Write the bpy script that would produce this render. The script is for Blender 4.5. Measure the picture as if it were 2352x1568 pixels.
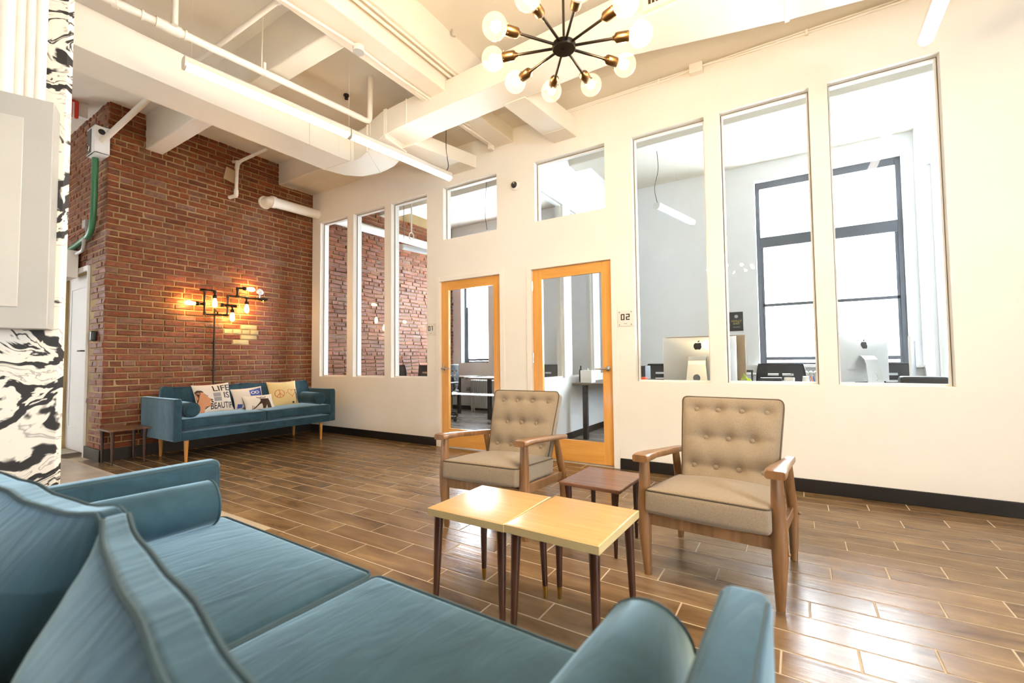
import bpy, bmesh, math, random
from math import sin, cos, pi, radians, sqrt, atan2
from mathutils import Vector, Matrix, noise
random.seed(7)
SC = bpy.context.scene
for o in list(bpy.data.objects): bpy.data.objects.remove(o)
COL = SC.collection

# ---------------------------------------------------------------- camera, sky, exposure
CAM_H = 1.05
yaw, pit, rol = radians(32.31), radians(2.35), radians(-0.60)
fwd = Vector((-sin(yaw)*cos(pit), cos(yaw)*cos(pit), sin(pit)))
rt0 = Vector((cos(yaw), sin(yaw), 0)); up0 = rt0.cross(fwd)
rt = rt0*cos(rol) + up0*sin(rol); up = up0*cos(rol) - rt0*sin(rol)
cd = bpy.data.cameras.new('camera'); cam = bpy.data.objects.new('camera', cd); COL.objects.link(cam)
cd.sensor_fit = 'HORIZONTAL'; cd.sensor_width = 36.0; cd.lens = 1030.1/2352*36.0
cd.dof.use_dof = True; cd.dof.focus_distance = 3.2; cd.dof.aperture_fstop = 2.4
cd.clip_start = 0.02; cd.clip_end = 200
M = Matrix((rt, up, -fwd)).transposed().to_4x4(); M.translation = (0, 0, CAM_H)
cam.matrix_world = M
SC.camera = cam

SKY = 24.0
w = bpy.data.worlds.new('overcast_sky'); SC.world = w; w.use_nodes = True
bg = w.node_tree.nodes['Background']; bg.inputs[0].default_value = (0.93, 0.97, 1.0, 1); bg.inputs[1].default_value = SKY
ADDED_UP_E = 10.0  # strength of the added upward strips that lift the ceiling
TUBE_E, BULB_E, EDISON_E = 12.0, 190.0, 85.0
SC.view_settings.view_transform = 'Standard'; SC.view_settings.look = 'None'
SC.view_settings.exposure = 0.8; SC.view_settings.gamma = 1.0; SC.view_settings.use_curve_mapping = False
try:
    SC.cycles.use_denoising = True; SC.cycles.max_bounces = 9; SC.cycles.diffuse_bounces = 6
    SC.cycles.glossy_bounces = 4; SC.cycles.transmission_bounces = 6; SC.cycles.transparent_max_bounces = 12
    SC.cycles.use_adaptive_sampling = True; SC.cycles.adaptive_threshold = 0.02
    SC.cycles.sample_clamp_indirect = 6.0; SC.cycles.caustics_reflective = False; SC.cycles.caustics_refractive = False
except Exception: pass

# ---------------------------------------------------------------- materials
def newmat(name):
    m = bpy.data.materials.new(name); m.use_nodes = True
    return m, m.node_tree.nodes, m.node_tree.links, m.node_tree.nodes['Principled BSDF']
def mix_rgb(n, l, fac, a, b, mode='MIX'):
    x = n.new('ShaderNodeMix'); x.data_type = 'RGBA'; x.blend_type = mode
    for sock, v in ((x.inputs[0], fac), (x.inputs[6], a), (x.inputs[7], b)):
        if hasattr(v, 'links') or hasattr(v, 'is_output'): l.new(v, sock)
        else: sock.default_value = v if not isinstance(v, tuple) or len(v) == 4 else (*v, 1)
    return x.outputs[2]
def ramp(n, l, src, stops, interp='LINEAR'):
    r = n.new('ShaderNodeValToRGB'); r.color_ramp.interpolation = interp
    e = r.color_ramp.elements
    while len(e) < len(stops): e.new(0.5)
    for i, (p, c) in enumerate(stops):
        e[i].position = p; e[i].color = c if len(c) == 4 else (*c, 1)
    l.new(src, r.inputs[0]); return r.outputs[0]
def math_n(n, l, op, a, b=0.0):
    x = n.new('ShaderNodeMath'); x.operation = op
    for s, v in ((x.inputs[0], a), (x.inputs[1], b)):
        if hasattr(v, 'is_output'): l.new(v, s)
        else: s.default_value = v
    return x.outputs[0]
def coords(n, l, kind='Object', scale=(1, 1, 1)):
    if kind == 'Position':
        g = n.new('ShaderNodeNewGeometry'); out = g.outputs['Position']
    else:
        t = n.new('ShaderNodeTexCoord'); out = t.outputs[kind]
    mp = n.new('ShaderNodeMapping'); mp.inputs['Scale'].default_value = scale
    l.new(out, mp.inputs[0]); return mp.outputs[0]
def noise_n(n, l, vec, scale=5, detail=4, rough=0.55, dist=0.0):
    t = n.new('ShaderNodeTexNoise'); t.inputs['Scale'].default_value = scale; t.inputs['Detail'].default_value = detail
    t.inputs['Roughness'].default_value = rough; t.inputs['Distortion'].default_value = dist
    l.new(vec, t.inputs['Vector']); return t.outputs[0]
def bump(n, l, bs, h, strength=0.3, dist=0.01):
    b = n.new('ShaderNodeBump'); b.inputs['Strength'].default_value = strength; b.inputs['Distance'].default_value = dist
    l.new(h, b.inputs['Height']); l.new(b.outputs[0], bs.inputs['Normal'])
def paint(name, col, rough=0.5, var=0.04, bscale=60, bstr=0.06, metal=0.0, spec=0.5, kind='Object'):
    m, n, l, b = newmat(name)
    v = coords(n, l, kind)
    f = noise_n(n, l, v, 3.0, 3)
    lo = tuple(max(0, c*(1-var)) for c in col); hi = tuple(min(1, c*(1+var)) for c in col)
    l.new(ramp(n, l, f, [(0.3, lo), (0.7, hi)]), b.inputs['Base Color'])
    b.inputs['Roughness'].default_value = rough; b.inputs['Metallic'].default_value = metal
    b.inputs['Specular IOR Level'].default_value = spec
    if bstr: bump(n, l, b, noise_n(n, l, v, bscale, 2), bstr, 0.004)
    return m
def emit(name, col, s):
    m = bpy.data.materials.new(name); m.use_nodes = True; n = m.node_tree.nodes; l = m.node_tree.links
    n.clear(); o = n.new('ShaderNodeOutputMaterial'); e = n.new('ShaderNodeEmission')
    e.inputs[0].default_value = (*col, 1); e.inputs[1].default_value = s; l.new(e.outputs[0], o.inputs[0]); return m
def glassmat(name, tint=(0.97, 0.99, 1.0), refl=1.0, glow=None):
    m = bpy.data.materials.new(name); m.use_nodes = True; n = m.node_tree.nodes; l = m.node_tree.links
    n.clear(); o = n.new('ShaderNodeOutputMaterial'); t = n.new('ShaderNodeBsdfTransparent'); t.inputs[0].default_value = (*tint, 1)
    g = n.new('ShaderNodeBsdfGlossy'); g.inputs['Roughness'].default_value = 0.0
    f = n.new('ShaderNodeFresnel'); f.inputs[0].default_value = 1.5; gm = n.new('ShaderNodeNewGeometry')
    ff = math_n(n, l, 'MULTIPLY', f.outputs[0], math_n(n, l, 'SUBTRACT', 1.0, gm.outputs['Backfacing']))
    mx = n.new('ShaderNodeMixShader'); l.new(math_n(n, l, 'MULTIPLY', ff, refl), mx.inputs[0])
    l.new(t.outputs[0], mx.inputs[1]); l.new(g.outputs[0], mx.inputs[2])
    last = mx.outputs[0]
    if glow:
        e = n.new('ShaderNodeEmission'); e.inputs[0].default_value = (*glow[0], 1); e.inputs[1].default_value = glow[1]
        a = n.new('ShaderNodeAddShader'); l.new(last, a.inputs[0]); l.new(e.outputs[0], a.inputs[1]); last = a.outputs[0]
    l.new(last, o.inputs[0]); return m

def wood(name, dark, light, axis=0, scale=6, rough=0.4, grain=18, coat=0.0):
    m, n, l, b = newmat(name)
    s = [grain, grain, grain]; s[axis] = grain*0.07
    v = coords(n, l, 'Object', tuple(s))
    f = noise_n(n, l, v, 1.0, 5, 0.6, 0.4)
    l.new(ramp(n, l, f, [(0.3, dark), (0.72, light)]), b.inputs['Base Color'])
    b.inputs['Roughness'].default_value = rough; b.inputs['Coat Weight'].default_value = coat; b.inputs['Coat Roughness'].default_value = 0.12
    bump(n, l, b, f, 0.06, 0.002); return m
def velvet(name, col, dark=False):
    m, n, l, b = newmat(name)
    v = coords(n, l, 'Object', (1.0, 1.0, 1.0))
    f = noise_n(n, l, v, 7, 5, 0.6, 0.6)
    dk = tuple(c*0.75 for c in col); lt = tuple(min(1, c*1.2) for c in col)
    l.new(ramp(n, l, f, [(0.32, dk), (0.68, lt)]), b.inputs['Base Color'])
    b.inputs['Roughness'].default_value = 0.85; b.inputs['Specular IOR Level'].default_value = 0.15
    b.inputs['Sheen Weight'].default_value = 0.9; b.inputs['Sheen Roughness'].default_value = 0.36
    b.inputs['Sheen Tint'].default_value = (0.54, 0.78, 0.95, 1)
    f2 = noise_n(n, l, coords(n, l, 'Object', (20, 5, 5)), 1.0, 2, 0.5, 1.0)
    bump(n, l, b, f2, 0.22, 0.012); return m
def fabric(name, c0, c1):
    m, n, l, b = newmat(name)
    v = coords(n, l, 'Object')
    f = noise_n(n, l, v, 420, 2, 0.7)
    l.new(ramp(n, l, f, [(0.3, c0), (0.7, c1)]), b.inputs['Base Color'])
    b.inputs['Roughness'].default_value = 0.95; b.inputs['Sheen Weight'].default_value = 0.2; b.inputs['Specular IOR Level'].default_value = 0.1
    bump(n, l, b, f, 0.2, 0.002); return m
def brickmat(name, tint=1.0):
    m, n, l, b = newmat(name)
    g = n.new('ShaderNodeNewGeometry'); oi = n.new('ShaderNodeObjectInfo')
    rnd = math_n(n, l, 'FRACT', math_n(n, l, 'ADD', g.outputs['Random Per Island'], oi.outputs['Random']))
    base = ramp(n, l, rnd, [(0.0, (0.19*tint, 0.040*tint, 0.010*tint)), (0.25, (0.30*tint, 0.064*tint, 0.014*tint)), (0.5, (0.24*tint, 0.055*tint, 0.018*tint)),
                            (0.75, (0.35*tint, 0.082*tint, 0.019*tint)), (0.94, (0.27*tint, 0.088*tint, 0.040*tint)), (1.0, (0.34*tint, 0.16*tint, 0.11*tint))])
    v = coords(n, l, 'Position')
    f = noise_n(n, l, v, 26, 5, 0.65, 0.5)
    dirt = ramp(n, l, f, [(0.3, (0.45, 0.42, 0.4)), (0.5, (1, 1, 1)), (0.72, (1.25, 1.15, 1.05))])
    c = mix_rgb(n, l, 1.0, base, dirt, 'MULTIPLY')
    f2 = noise_n(n, l, v, 4.2, 4, 0.6)
    c2 = mix_rgb(n, l, ramp(n, l, f2, [(0.56, (0, 0, 0)), (0.74, (0.5, 0.5, 0.5))]), c, (0.26*tint, 0.15*tint, 0.07*tint))
    l.new(c2, b.inputs['Base Color']); b.inputs['Roughness'].default_value = 0.45; b.inputs['Specular IOR Level'].default_value = 0.3
    b.inputs['Coat Weight'].default_value = 0.12; b.inputs['Coat Roughness'].default_value = 0.22
    bump(n, l, b, noise_n(n, l, v, 55, 5, 0.7), 0.7, 0.012); return m
def tilemat(name, tint=(1, 1, 1)):
    m, n, l, b = newmat(name)
    g = n.new('ShaderNodeNewGeometry'); oi = n.new('ShaderNodeObjectInfo')
    rnd = math_n(n, l, 'FRACT', math_n(n, l, 'ADD', g.outputs['Random Per Island'], oi.outputs['Random']))
    cx = n.new('ShaderNodeCombineXYZ')
    for i in range(3): l.new(math_n(n, l, 'MULTIPLY', rnd, 13.0+7*i), cx.inputs[i])
    def vec(s):
        mp = n.new('ShaderNodeMapping'); mp.inputs['Scale'].default_value = s; l.new(g.outputs['Position'], mp.inputs[0])
        a = n.new('ShaderNodeVectorMath'); a.operation = 'ADD'; l.new(mp.outputs[0], a.inputs[0]); l.new(cx.outputs[0], a.inputs[1]); return a.outputs[0]
    f = noise_n(n, l, vec((2.2, 9, 1)), 1.0, 6, 0.62, 0.5)
    t = tint
    c = ramp(n, l, f, [(0.28, (0.078*t[0], 0.043*t[1], 0.019*t[2])), (0.45, (0.152*t[0], 0.092*t[1], 0.044*t[2])), (0.6, (0.212*t[0], 0.135*t[1], 0.066*t[2])), (0.78, (0.35*t[0], 0.225*t[1], 0.11*t[2]))])
    v2 = ramp(n, l, rnd, [(0, (0.88, 0.88, 0.88)), (1, (1.10, 1.09, 1.07))])
    l.new(mix_rgb(n, l, 1.0, c, v2, 'MULTIPLY'), b.inputs['Base Color'])
    b.inputs['Roughness'].default_value = 0.27; b.inputs['Specular IOR Level'].default_value = 0.38
    bump(n, l, b, noise_n(n, l, vec((1.5, 55, 1)), 1.0, 3, 0.5), 0.42, 0.003); return m
def inkmat(name):
    m, n, l, b = newmat(name)
    v = coords(n, l, 'Position', (1, 1, 1))
    d = n.new('ShaderNodeTexNoise'); d.inputs['Scale'].default_value = 1.7; d.inputs['Detail'].default_value = 3; l.new(v, d.inputs['Vector'])
    a = n.new('ShaderNodeVectorMath'); a.operation = 'MULTIPLY_ADD'; l.new(d.outputs['Color'], a.inputs[0]); a.inputs[1].default_value = (0.8, 0.8, 0.8); l.new(v, a.inputs[2])
    mp = n.new('ShaderNodeMapping'); mp.inputs['Scale'].default_value = (1, 1, 1.15); l.new(a.outputs[0], mp.inputs[0])
    f = noise_n(n, l, mp.outputs[0], 2.1, 5, 0.55, 0.9)
    W, K, G = (0.74, 0.705, 0.64), (0.012, 0.011, 0.012), (0.25, 0.24, 0.23)
    c = ramp(n, l, f, [(0.0, K), (0.375, K), (0.39, W), (0.425, W), (0.432, K), (0.442, K), (0.450, W), (0.488, W), (0.496, K), (0.550, K), (0.562, W), (0.60, W), (0.607, G), (0.615, W), (1.0, W)])
    l.new(c, b.inputs['Base Color']); b.inputs['Roughness'].default_value = 0.6; return m

MAT = dict(
    wall=paint('wall_paint', (0.86, 0.83, 0.77), 0.55, 0.015, 90, 0.03, kind='Position'),
    ceil=paint('ceiling_paint', (0.79, 0.74, 0.65), 0.6, 0.03, 50, 0.08, kind='Position'),
    office=paint('office_paint', (0.87, 0.885, 0.90), 0.6, 0.015, 90, 0.03, kind='Position'),
    duct=paint('duct_paint', (0.83, 0.785, 0.70), 0.45, 0.02, 40, 0.05, kind='Position'),
    pipe=paint('pipe_paint', (0.84, 0.80, 0.73), 0.4, 0.02, 60, 0.05),
    trim=paint('white_gloss', (0.87, 0.87, 0.85), 0.3, 0.01, 60, 0.0),
    black=paint('black_vinyl', (0.012, 0.011, 0.011), 0.35, 0.1, 30, 0.05),
    backwall=paint('unseen_dark_wall', (0.26, 0.235, 0.21), 0.7, 0.02, 60, 0.03, kind='Position'),  # unseen rear wall, toned dark to hold back fill light
    mortar=paint('mortar', (0.31, 0.215, 0.095), 0.9, 0.3, 90, 0.6, kind='Position'),
    brick=brickmat('brick_red', 0.62), brick_office=brickmat('brick_office', 0.62),
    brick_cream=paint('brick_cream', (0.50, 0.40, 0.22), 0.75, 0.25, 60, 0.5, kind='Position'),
    tile=tilemat('wood_look_tile'), tile_grey=tilemat('grey_wood_tile', (1.25, 1.7, 3.0)),
    grout=paint('grout', (0.46, 0.38, 0.27), 0.8, 0.1, 60, 0.1, kind='Position'),
    pale=paint('pale_tile', (0.58, 0.52, 0.45), 0.25, 0.12, 12, 0.05, kind='Position'),
    ink=inkmat('ink_marbling'),
    steel_grey=paint('panel_grey', (0.40, 0.395, 0.375), 0.38, 0.05, 20, 0.06),
    velvet=velvet('teal_velvet', (0.022, 0.054, 0.076)), piping=paint('dark_teal_piping', (0.022, 0.055, 0.075), 0.8, 0.1, 60, 0),
    fabric=fabric('beige_tweed', (0.19, 0.147, 0.102), (0.33, 0.268, 0.195)), tan_piping=paint('brown_piping', (0.10, 0.075, 0.05), 0.9, 0.1, 60, 0),
    walnut=wood('walnut_frame', (0.15, 0.070, 0.026), (0.31, 0.158, 0.064), 2, 6, 0.33, 26, 0.3),
    darkleg=wood('dark_walnut_leg', (0.025, 0.008, 0.004), (0.062, 0.02, 0.01), 2, 6, 0.35, 30, 0.2),
    rosewood=wood('rosewood_top', (0.075, 0.030, 0.017), (0.23, 0.105, 0.06), 0, 6, 0.3, 30, 0.3),
    laminate=wood('honey_laminate', (0.44, 0.235, 0.075), (0.56, 0.33, 0.125), 0, 6, 0.3, 40, 0.3),
    edge=paint('cream_edge_band', (0.60, 0.48, 0.24), 0.35, 0.06, 50, 0.0),
    panel_door=paint('panel_door_grey', (0.50, 0.49, 0.46), 0.38, 0.05, 20, 0.06),
    brass=paint('brass', (0.55, 0.36, 0.10), 0.28, 0.05, 50, 0.0, metal=1.0),
    antique=paint('antique_brass', (0.13, 0.075, 0.032), 0.35, 0.1, 50, 0.0, metal=1.0),
    maple=wood('maple_door', (0.66, 0.30, 0.055), (0.80, 0.42, 0.10), 2, 6, 0.3, 22, 0.4),
    maple_x=wood('maple_rail', (0.66, 0.30, 0.055), (0.80, 0.42, 0.10), 0, 6, 0.3, 22, 0.4),
    oakleg=wood('honey_oak_leg', (0.46, 0.19, 0.035), (0.60, 0.29, 0.065), 2, 6, 0.35, 26),
    chrome=paint('chrome', (0.75, 0.74, 0.72), 0.18, 0.02, 50, 0.0, metal=1.0),
    alu=paint('aluminium', (0.78, 0.78, 0.77), 0.35, 0.02, 80, 0.02, metal=0.55),
    iron=paint('black_iron', (0.022, 0.017, 0.014), 0.45, 0.2, 50, 0.1, metal=0.6),
    bronze=paint('dark_bronze', (0.028, 0.020, 0.014), 0.35, 0.1, 50, 0.0, metal=0.7),
    winframe=paint('dark_window_metal', (0.075, 0.078, 0.09), 0.4, 0.1, 50, 0.0),  # dark metal lightened, veiling glare of the bright windows mixed into its colour
    glass=glassmat('clear_glass', (0.96, 0.985, 1.0), 1.0), daylight=glassmat('window_glass', (0.97, 0.99, 1.0), 0.6),
    bulb=glassmat('bulb_glass', (1, 0.98, 0.94), 0.9, ((1.0, 0.84, 0.60), 0.22)), filament=emit('filament', (1.0, 0.74, 0.42), BULB_E*4),
    edison=emit('edison_glow', (1.0, 0.57, 0.17), EDISON_E), clearbulb=glassmat('clear_bulb', (1, 0.95, 0.85), 1.0),
    tube=emit('tube_diffuser', (1.0, 0.90, 0.77), TUBE_E),
    added_uplight=emit('added_uplight', (1.0, 0.89, 0.75), ADDED_UP_E),
    offtube=paint('off_diffuser', (0.80, 0.84, 0.87), 0.4, 0.01, 50, 0.0),
    red=paint('red_plastic', (0.62, 0.03, 0.02), 0.35, 0.05, 50, 0.0), redpipe=paint('red_pipe', (0.35, 0.05, 0.02), 0.5, 0.05, 50, 0),
    exitred=emit('exit_red', (1.0, 0.07, 0.04), 1.4),
    green=paint('green_conduit', (0.035, 0.16, 0.075), 0.4, 0.1, 50, 0.05),
    cardboard=paint('plywood_board', (0.42, 0.28, 0.15), 0.7, 0.1, 30, 0.1),
    meshblk=paint('black_mesh', (0.03, 0.031, 0.034), 0.6, 0.1, 50, 0.0), plastic=paint('black_plastic', (0.014, 0.014, 0.016), 0.4, 0.1, 50, 0.0),
    white=paint('white_plastic', (0.85, 0.86, 0.86), 0.35, 0.01, 50, 0.0), radiator=paint('radiator_enamel', (0.78, 0.78, 0.76), 0.35, 0.03, 50, 0.05),
    desktop=wood('desk_top', (0.10, 0.075, 0.055), (0.20, 0.15, 0.11), 0, 6, 0.35, 20), whitedesk=paint('white_desk', (0.80, 0.80, 0.79), 0.35, 0.01, 50, 0),
    blue=paint('blue_card', (0.02, 0.17, 0.45), 0.4, 0.05, 50, 0.0), orange=paint('orange_red', (0.75, 0.09, 0.02), 0.4, 0.05, 50, 0),
    lime=paint('lime_cable', (0.48, 0.62, 0.04), 0.4, 0.05, 50, 0), bluecable=paint('blue_cable', (0.04, 0.1, 0.35), 0.4, 0.05, 50, 0),
    poster=paint('poster_black', (0.018, 0.018, 0.02), 0.5, 0.05, 50, 0), gold=paint('poster_gold', (0.55, 0.42, 0.12), 0.5, 0.05, 50, 0),
    acrylic=paint('frosted_acrylic', (0.83, 0.80, 0.74), 0.15, 0.01, 50, 0.0), ink_k=paint('black_ink', (0.012, 0.012, 0.012), 0.6, 0.05, 50, 0),
    canvas=fabric('white_canvas', (0.70, 0.63, 0.55), (0.80, 0.73, 0.66)), yellowcanvas=fabric('yellow_canvas', (0.62, 0.46, 0.20), (0.72, 0.56, 0.28)),
    skin=paint('print_skin', (0.60, 0.27, 0.14), 0.9, 0.12, 30, 0), grey_ink=paint('print_grey', (0.30, 0.29, 0.29), 0.9, 0.15, 30, 0),
    brown_ink=paint('print_brown', (0.05, 0.028, 0.015), 0.9, 0.3, 30, 0), blue_ink=paint('print_blue', (0.05, 0.08, 0.32), 0.9, 0.2, 30, 0), red_ink=paint('print_red', (0.55, 0.10, 0.04), 0.9, 0.1, 30, 0),
    dial=paint('dial_white', (0.72, 0.70, 0.65), 0.4, 0.02, 50, 0), cork=paint('brown_board', (0.28, 0.19, 0.11), 0.8, 0.1, 60, 0.1),
)

# ---------------------------------------------------------------- mesh builder
class MB:
    def __init__(s): s.v = []; s.f = []
    def add(s, vs, fs, M=None):
        o = len(s.v)
        s.v += [tuple(M @ Vector(p)) if M is not None else tuple(p) for p in vs]
        s.f += [tuple(i+o for i in f) for f in fs]; return s
    def box(s, x0, x1, y0, y1, z0, z1, M=None):
        vs = [(x, y, z) for x in (x0, x1) for y in (y0, y1) for z in (z0, z1)]
        return s.add(vs, [(0, 1, 3, 2), (4, 6, 7, 5), (0, 4, 5, 1), (2, 3, 7, 6), (0, 2, 6, 4), (1, 5, 7, 3)], M)
    def prism(s, poly, z0, z1, M=None):
        n = len(poly); a = sum(poly[i][0]*poly[(i+1) % n][1]-poly[(i+1) % n][0]*poly[i][1] for i in range(n))
        if a < 0: poly = poly[::-1]
        vs = [(x, y, z0) for x, y in poly]+[(x, y, z1) for x, y in poly]
        fs = [tuple(range(n))[::-1], tuple(range(n, 2*n))]+[(i, (i+1) % n, n+(i+1) % n, n+i) for i in range(n)]
        return s.add(vs, fs, M)
    def tube(s, pts, r, n=10, M=None, cap=True):
        pts = [Vector(p) for p in pts]; rs = r if isinstance(r, (list, tuple)) else [r]*len(pts)
        t0 = (pts[1]-pts[0]).normalized(); u = t0.orthogonal().normalized(); vs = []; fs = []
        for i, p in enumerate(pts):
            t = ((pts[min(i+1, len(pts)-1)]-pts[max(i-1, 0)])).normalized()
            u = (u-t*u.dot(t)).normalized(); w_ = t.cross(u)
            vs += [tuple(p+(u*cos(2*pi*k/n)+w_*sin(2*pi*k/n))*rs[i]) for k in range(n)]
        for i in range(len(pts)-1):
            for k in range(n): fs.append((i*n+k, i*n+(k+1) % n, (i+1)*n+(k+1) % n, (i+1)*n+k))
        if cap: fs += [tuple(range(n))[::-1], tuple(range((len(pts)-1)*n, len(pts)*n))]
        return s.add(vs, fs, M)
    def lathe(s, prof, n=16, M=None):
        vs = []; fs = []
        for r, z in prof: vs += [(r*cos(2*pi*k/n), r*sin(2*pi*k/n), z) for k in range(n)]
        for i in range(len(prof)-1):
            for k in range(n): fs.append((i*n+k, i*n+(k+1) % n, (i+1)*n+(k+1) % n, (i+1)*n+k))
        fs += [tuple(range(n))[::-1], tuple(range((len(prof)-1)*n, len(prof)*n))]
        return s.add(vs, fs, M)
    def sphere(s, c, r, n=16, sq=(1, 1, 1)):
        prof = [(max(1e-4, sin(pi*i/n)), -cos(pi*i/n)) for i in range(n+1)]
        M = Matrix.Translation(c) @ Matrix.Diagonal((r*sq[0], r*sq[1], r*sq[2], 1))
        return s.lathe(prof, 2*n if n < 12 else 24, M)
    def rbox(s, sx, sy, sz, r, n=6, bulge=(0, 0, 0), M=None, fn=None):
        # rounded, optionally crowned box centred on the origin
        b = bmesh.new(); seen = {}
        def vert(u, v_, w_):
            hx, hy, hz = sx/2, sy/2, sz/2
            p = Vector((u*hx, v_*hy, w_*hz)); q = Vector((max(-hx+r, min(hx-r, p.x)), max(-hy+r, min(hy-r, p.y)), max(-hz+r, min(hz-r, p.z))))
            d = p-q
            if d.length > 1e-9: p = q+d.normalized()*r
            p.x += (1 if u > 0 else -1)*abs(u)*bulge[0]*(1-v_*v_)*(1-w_*w_)
            p.y += (1 if v_ > 0 else -1)*abs(v_)*bulge[1]*(1-u*u)*(1-w_*w_)
            p.z += (1 if w_ > 0 else -1)*abs(w_)*bulge[2]*(1-u*u)*(1-v_*v_)
            if fn: p = fn(p, u, v_, w_)
            k = (round(u, 5), round(v_, 5), round(w_, 5))
            if k not in seen: seen[k] = b.verts.new(p)
            return seen[k]
        def steps(L):
            e = min(0.49, r/L)
            a = [-1, -1+2*e*0.3, -1+2*e*0.65, -1+2*e]
            m_ = [(-1+2*e)+(2-4*e)*i/n for i in range(1, n)]
            return a+m_+[-x for x in a[::-1]]
        U, V, W_ = steps(sx), steps(sy), steps(sz)
        for A, B, g in ((U, V, lambda a, c, q: (a, c, q)), (U, W_, lambda a, c, q: (a, q, c)), (V, W_, lambda a, c, q: (q, a, c))):
            for q in (-1, 1):
                for i in range(len(A)-1):
                    for j in range(len(B)-1):
                        try: b.faces.new([vert(*g(A[i], B[j], q)), vert(*g(A[i+1], B[j], q)), vert(*g(A[i+1], B[j+1], q)), vert(*g(A[i], B[j+1], q))])
                        except ValueError: pass
        bmesh.ops.recalc_face_normals(b, faces=b.faces)
        b.verts.index_update()
        s.add([tuple(v.co) for v in b.verts], [tuple(x.index for x in f.verts) for f in b.faces], M); b.free(); return s
    def mesh(s, name, smooth=40):
        me = bpy.data.meshes.new(name); me.from_pydata(s.v, [], s.f); me.update()
        if smooth:
            me.shade_smooth(); me.set_sharp_from_angle(angle=radians(smooth))
        return me
    def build(s, name, m, parent=None, smooth=40, loc=None, bevel=0.0, recalc=False):
        me = s.mesh(name, smooth)
        if recalc:
            b = bmesh.new(); b.from_mesh(me); bmesh.ops.recalc_face_normals(b, faces=b.faces); b.to_mesh(me); b.free()
        return link(name, me, m, parent, loc, bevel)
def link(name, me, m, parent=None, loc=None, bevel=0.0):
    if m is not None: me.materials.clear(); me.materials.append(MAT[m] if isinstance(m, str) else m)
    o = bpy.data.objects.new(name, me); COL.objects.link(o)
    if parent is not None: o.parent = parent
    if loc is not None: o.location = loc
    if bevel:
        b = o.modifiers.new('bevel', 'BEVEL'); b.width = bevel; b.segments = 2; b.limit_method = 'ANGLE'; b.angle_limit = radians(40)
    return o
def thing(name, label, cat, loc=(0, 0, 0), rz=0.0, group=None):
    o = bpy.data.objects.new(name, None); COL.objects.link(o); o.location = loc; o.rotation_euler = (0, 0, rz)
    o.empty_display_size = 0.1; o['label'] = label; o['category'] = cat
    if group: o['group'] = group
    return o
def tag(o, label, cat, group=None):
    o['label'] = label; o['category'] = cat
    if group: o['group'] = group
    return o
def struct(o): o['kind'] = 'structure'; return o
def stuff(o): o['kind'] = 'stuff'; return o
def setempty(name, loc=(0, 0, 0)):
    o = bpy.data.objects.new(name, None); COL.objects.link(o); o.location = loc; o['kind'] = 'structure'; return o
def dup(root, loc, rz, label, group=None):
    r = root.copy(); COL.objects.link(r); r.location = loc; r.rotation_euler = (0, 0, rz); r['label'] = label
    if group: r['group'] = group
    for ch in list(root.children):
        c = ch.copy(); COL.objects.link(c); c.parent = r
        for g in list(ch.children):
            d = g.copy(); COL.objects.link(d); d.parent = c
    return r
def textmesh(body, size, ext=0.0, align='CENTER', bold=0.0):
    cu = bpy.data.curves.new('txt', 'FONT'); cu.body = body; cu.size = size; cu.extrude = ext; cu.align_x = align; cu.align_y = 'CENTER'; cu.resolution_u = 3; cu.offset = bold
    o = bpy.data.objects.new('txt', cu); COL.objects.link(o)
    me = bpy.data.meshes.new_from_object(o.evaluated_get(bpy.context.evaluated_depsgraph_get()))
    bpy.data.objects.remove(o); bpy.data.curves.remove(cu); return me
def seg(a, b): return [tuple(a), tuple(b)]
def bend(pts, r=0.04, k=5):
    # polyline with rounded corners
    P = [Vector(p) for p in pts]; out = [P[0]]
    for i in range(1, len(P)-1):
        a = P[i]+(P[i-1]-P[i]).normalized()*min(r, (P[i-1]-P[i]).length*0.45); c = P[i]+(P[i+1]-P[i]).normalized()*min(r, (P[i+1]-P[i]).length*0.45)
        for j in range(k+1):
            t = j/k; out.append(a*(1-t)**2+P[i]*2*t*(1-t)+c*t*t)
    return [tuple(p) for p in out+[P[-1]]]
def at(p, d):
    # matrix placing local z along direction d at p
    d = Vector(d).normalized(); return Matrix.Translation(p) @ d.to_track_quat('Z', 'Y').to_matrix().to_4x4()

# ================================================================ SETTING
D0, D1 = 4.209, 4.355          # partition front and back
XB = -6.343                    # brick wall face
YB = 7.60                      # office back wall
CZ = 3.96                      # ceiling
WINS = [(-6.132, -5.495), (-5.359, -4.709), (-4.582, -3.929), (-1.28, -0.628), (-0.502, 0.148), (0.27, 0.917)]
WZ = (0.832, 3.185)
DOORS = [(-3.711, -2.814), (-2.404, -1.506)]; DH = 2.024
TRANS = [(-3.655, -2.851), (-2.352, -1.551)]; TZ = (2.545, 3.20)

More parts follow.
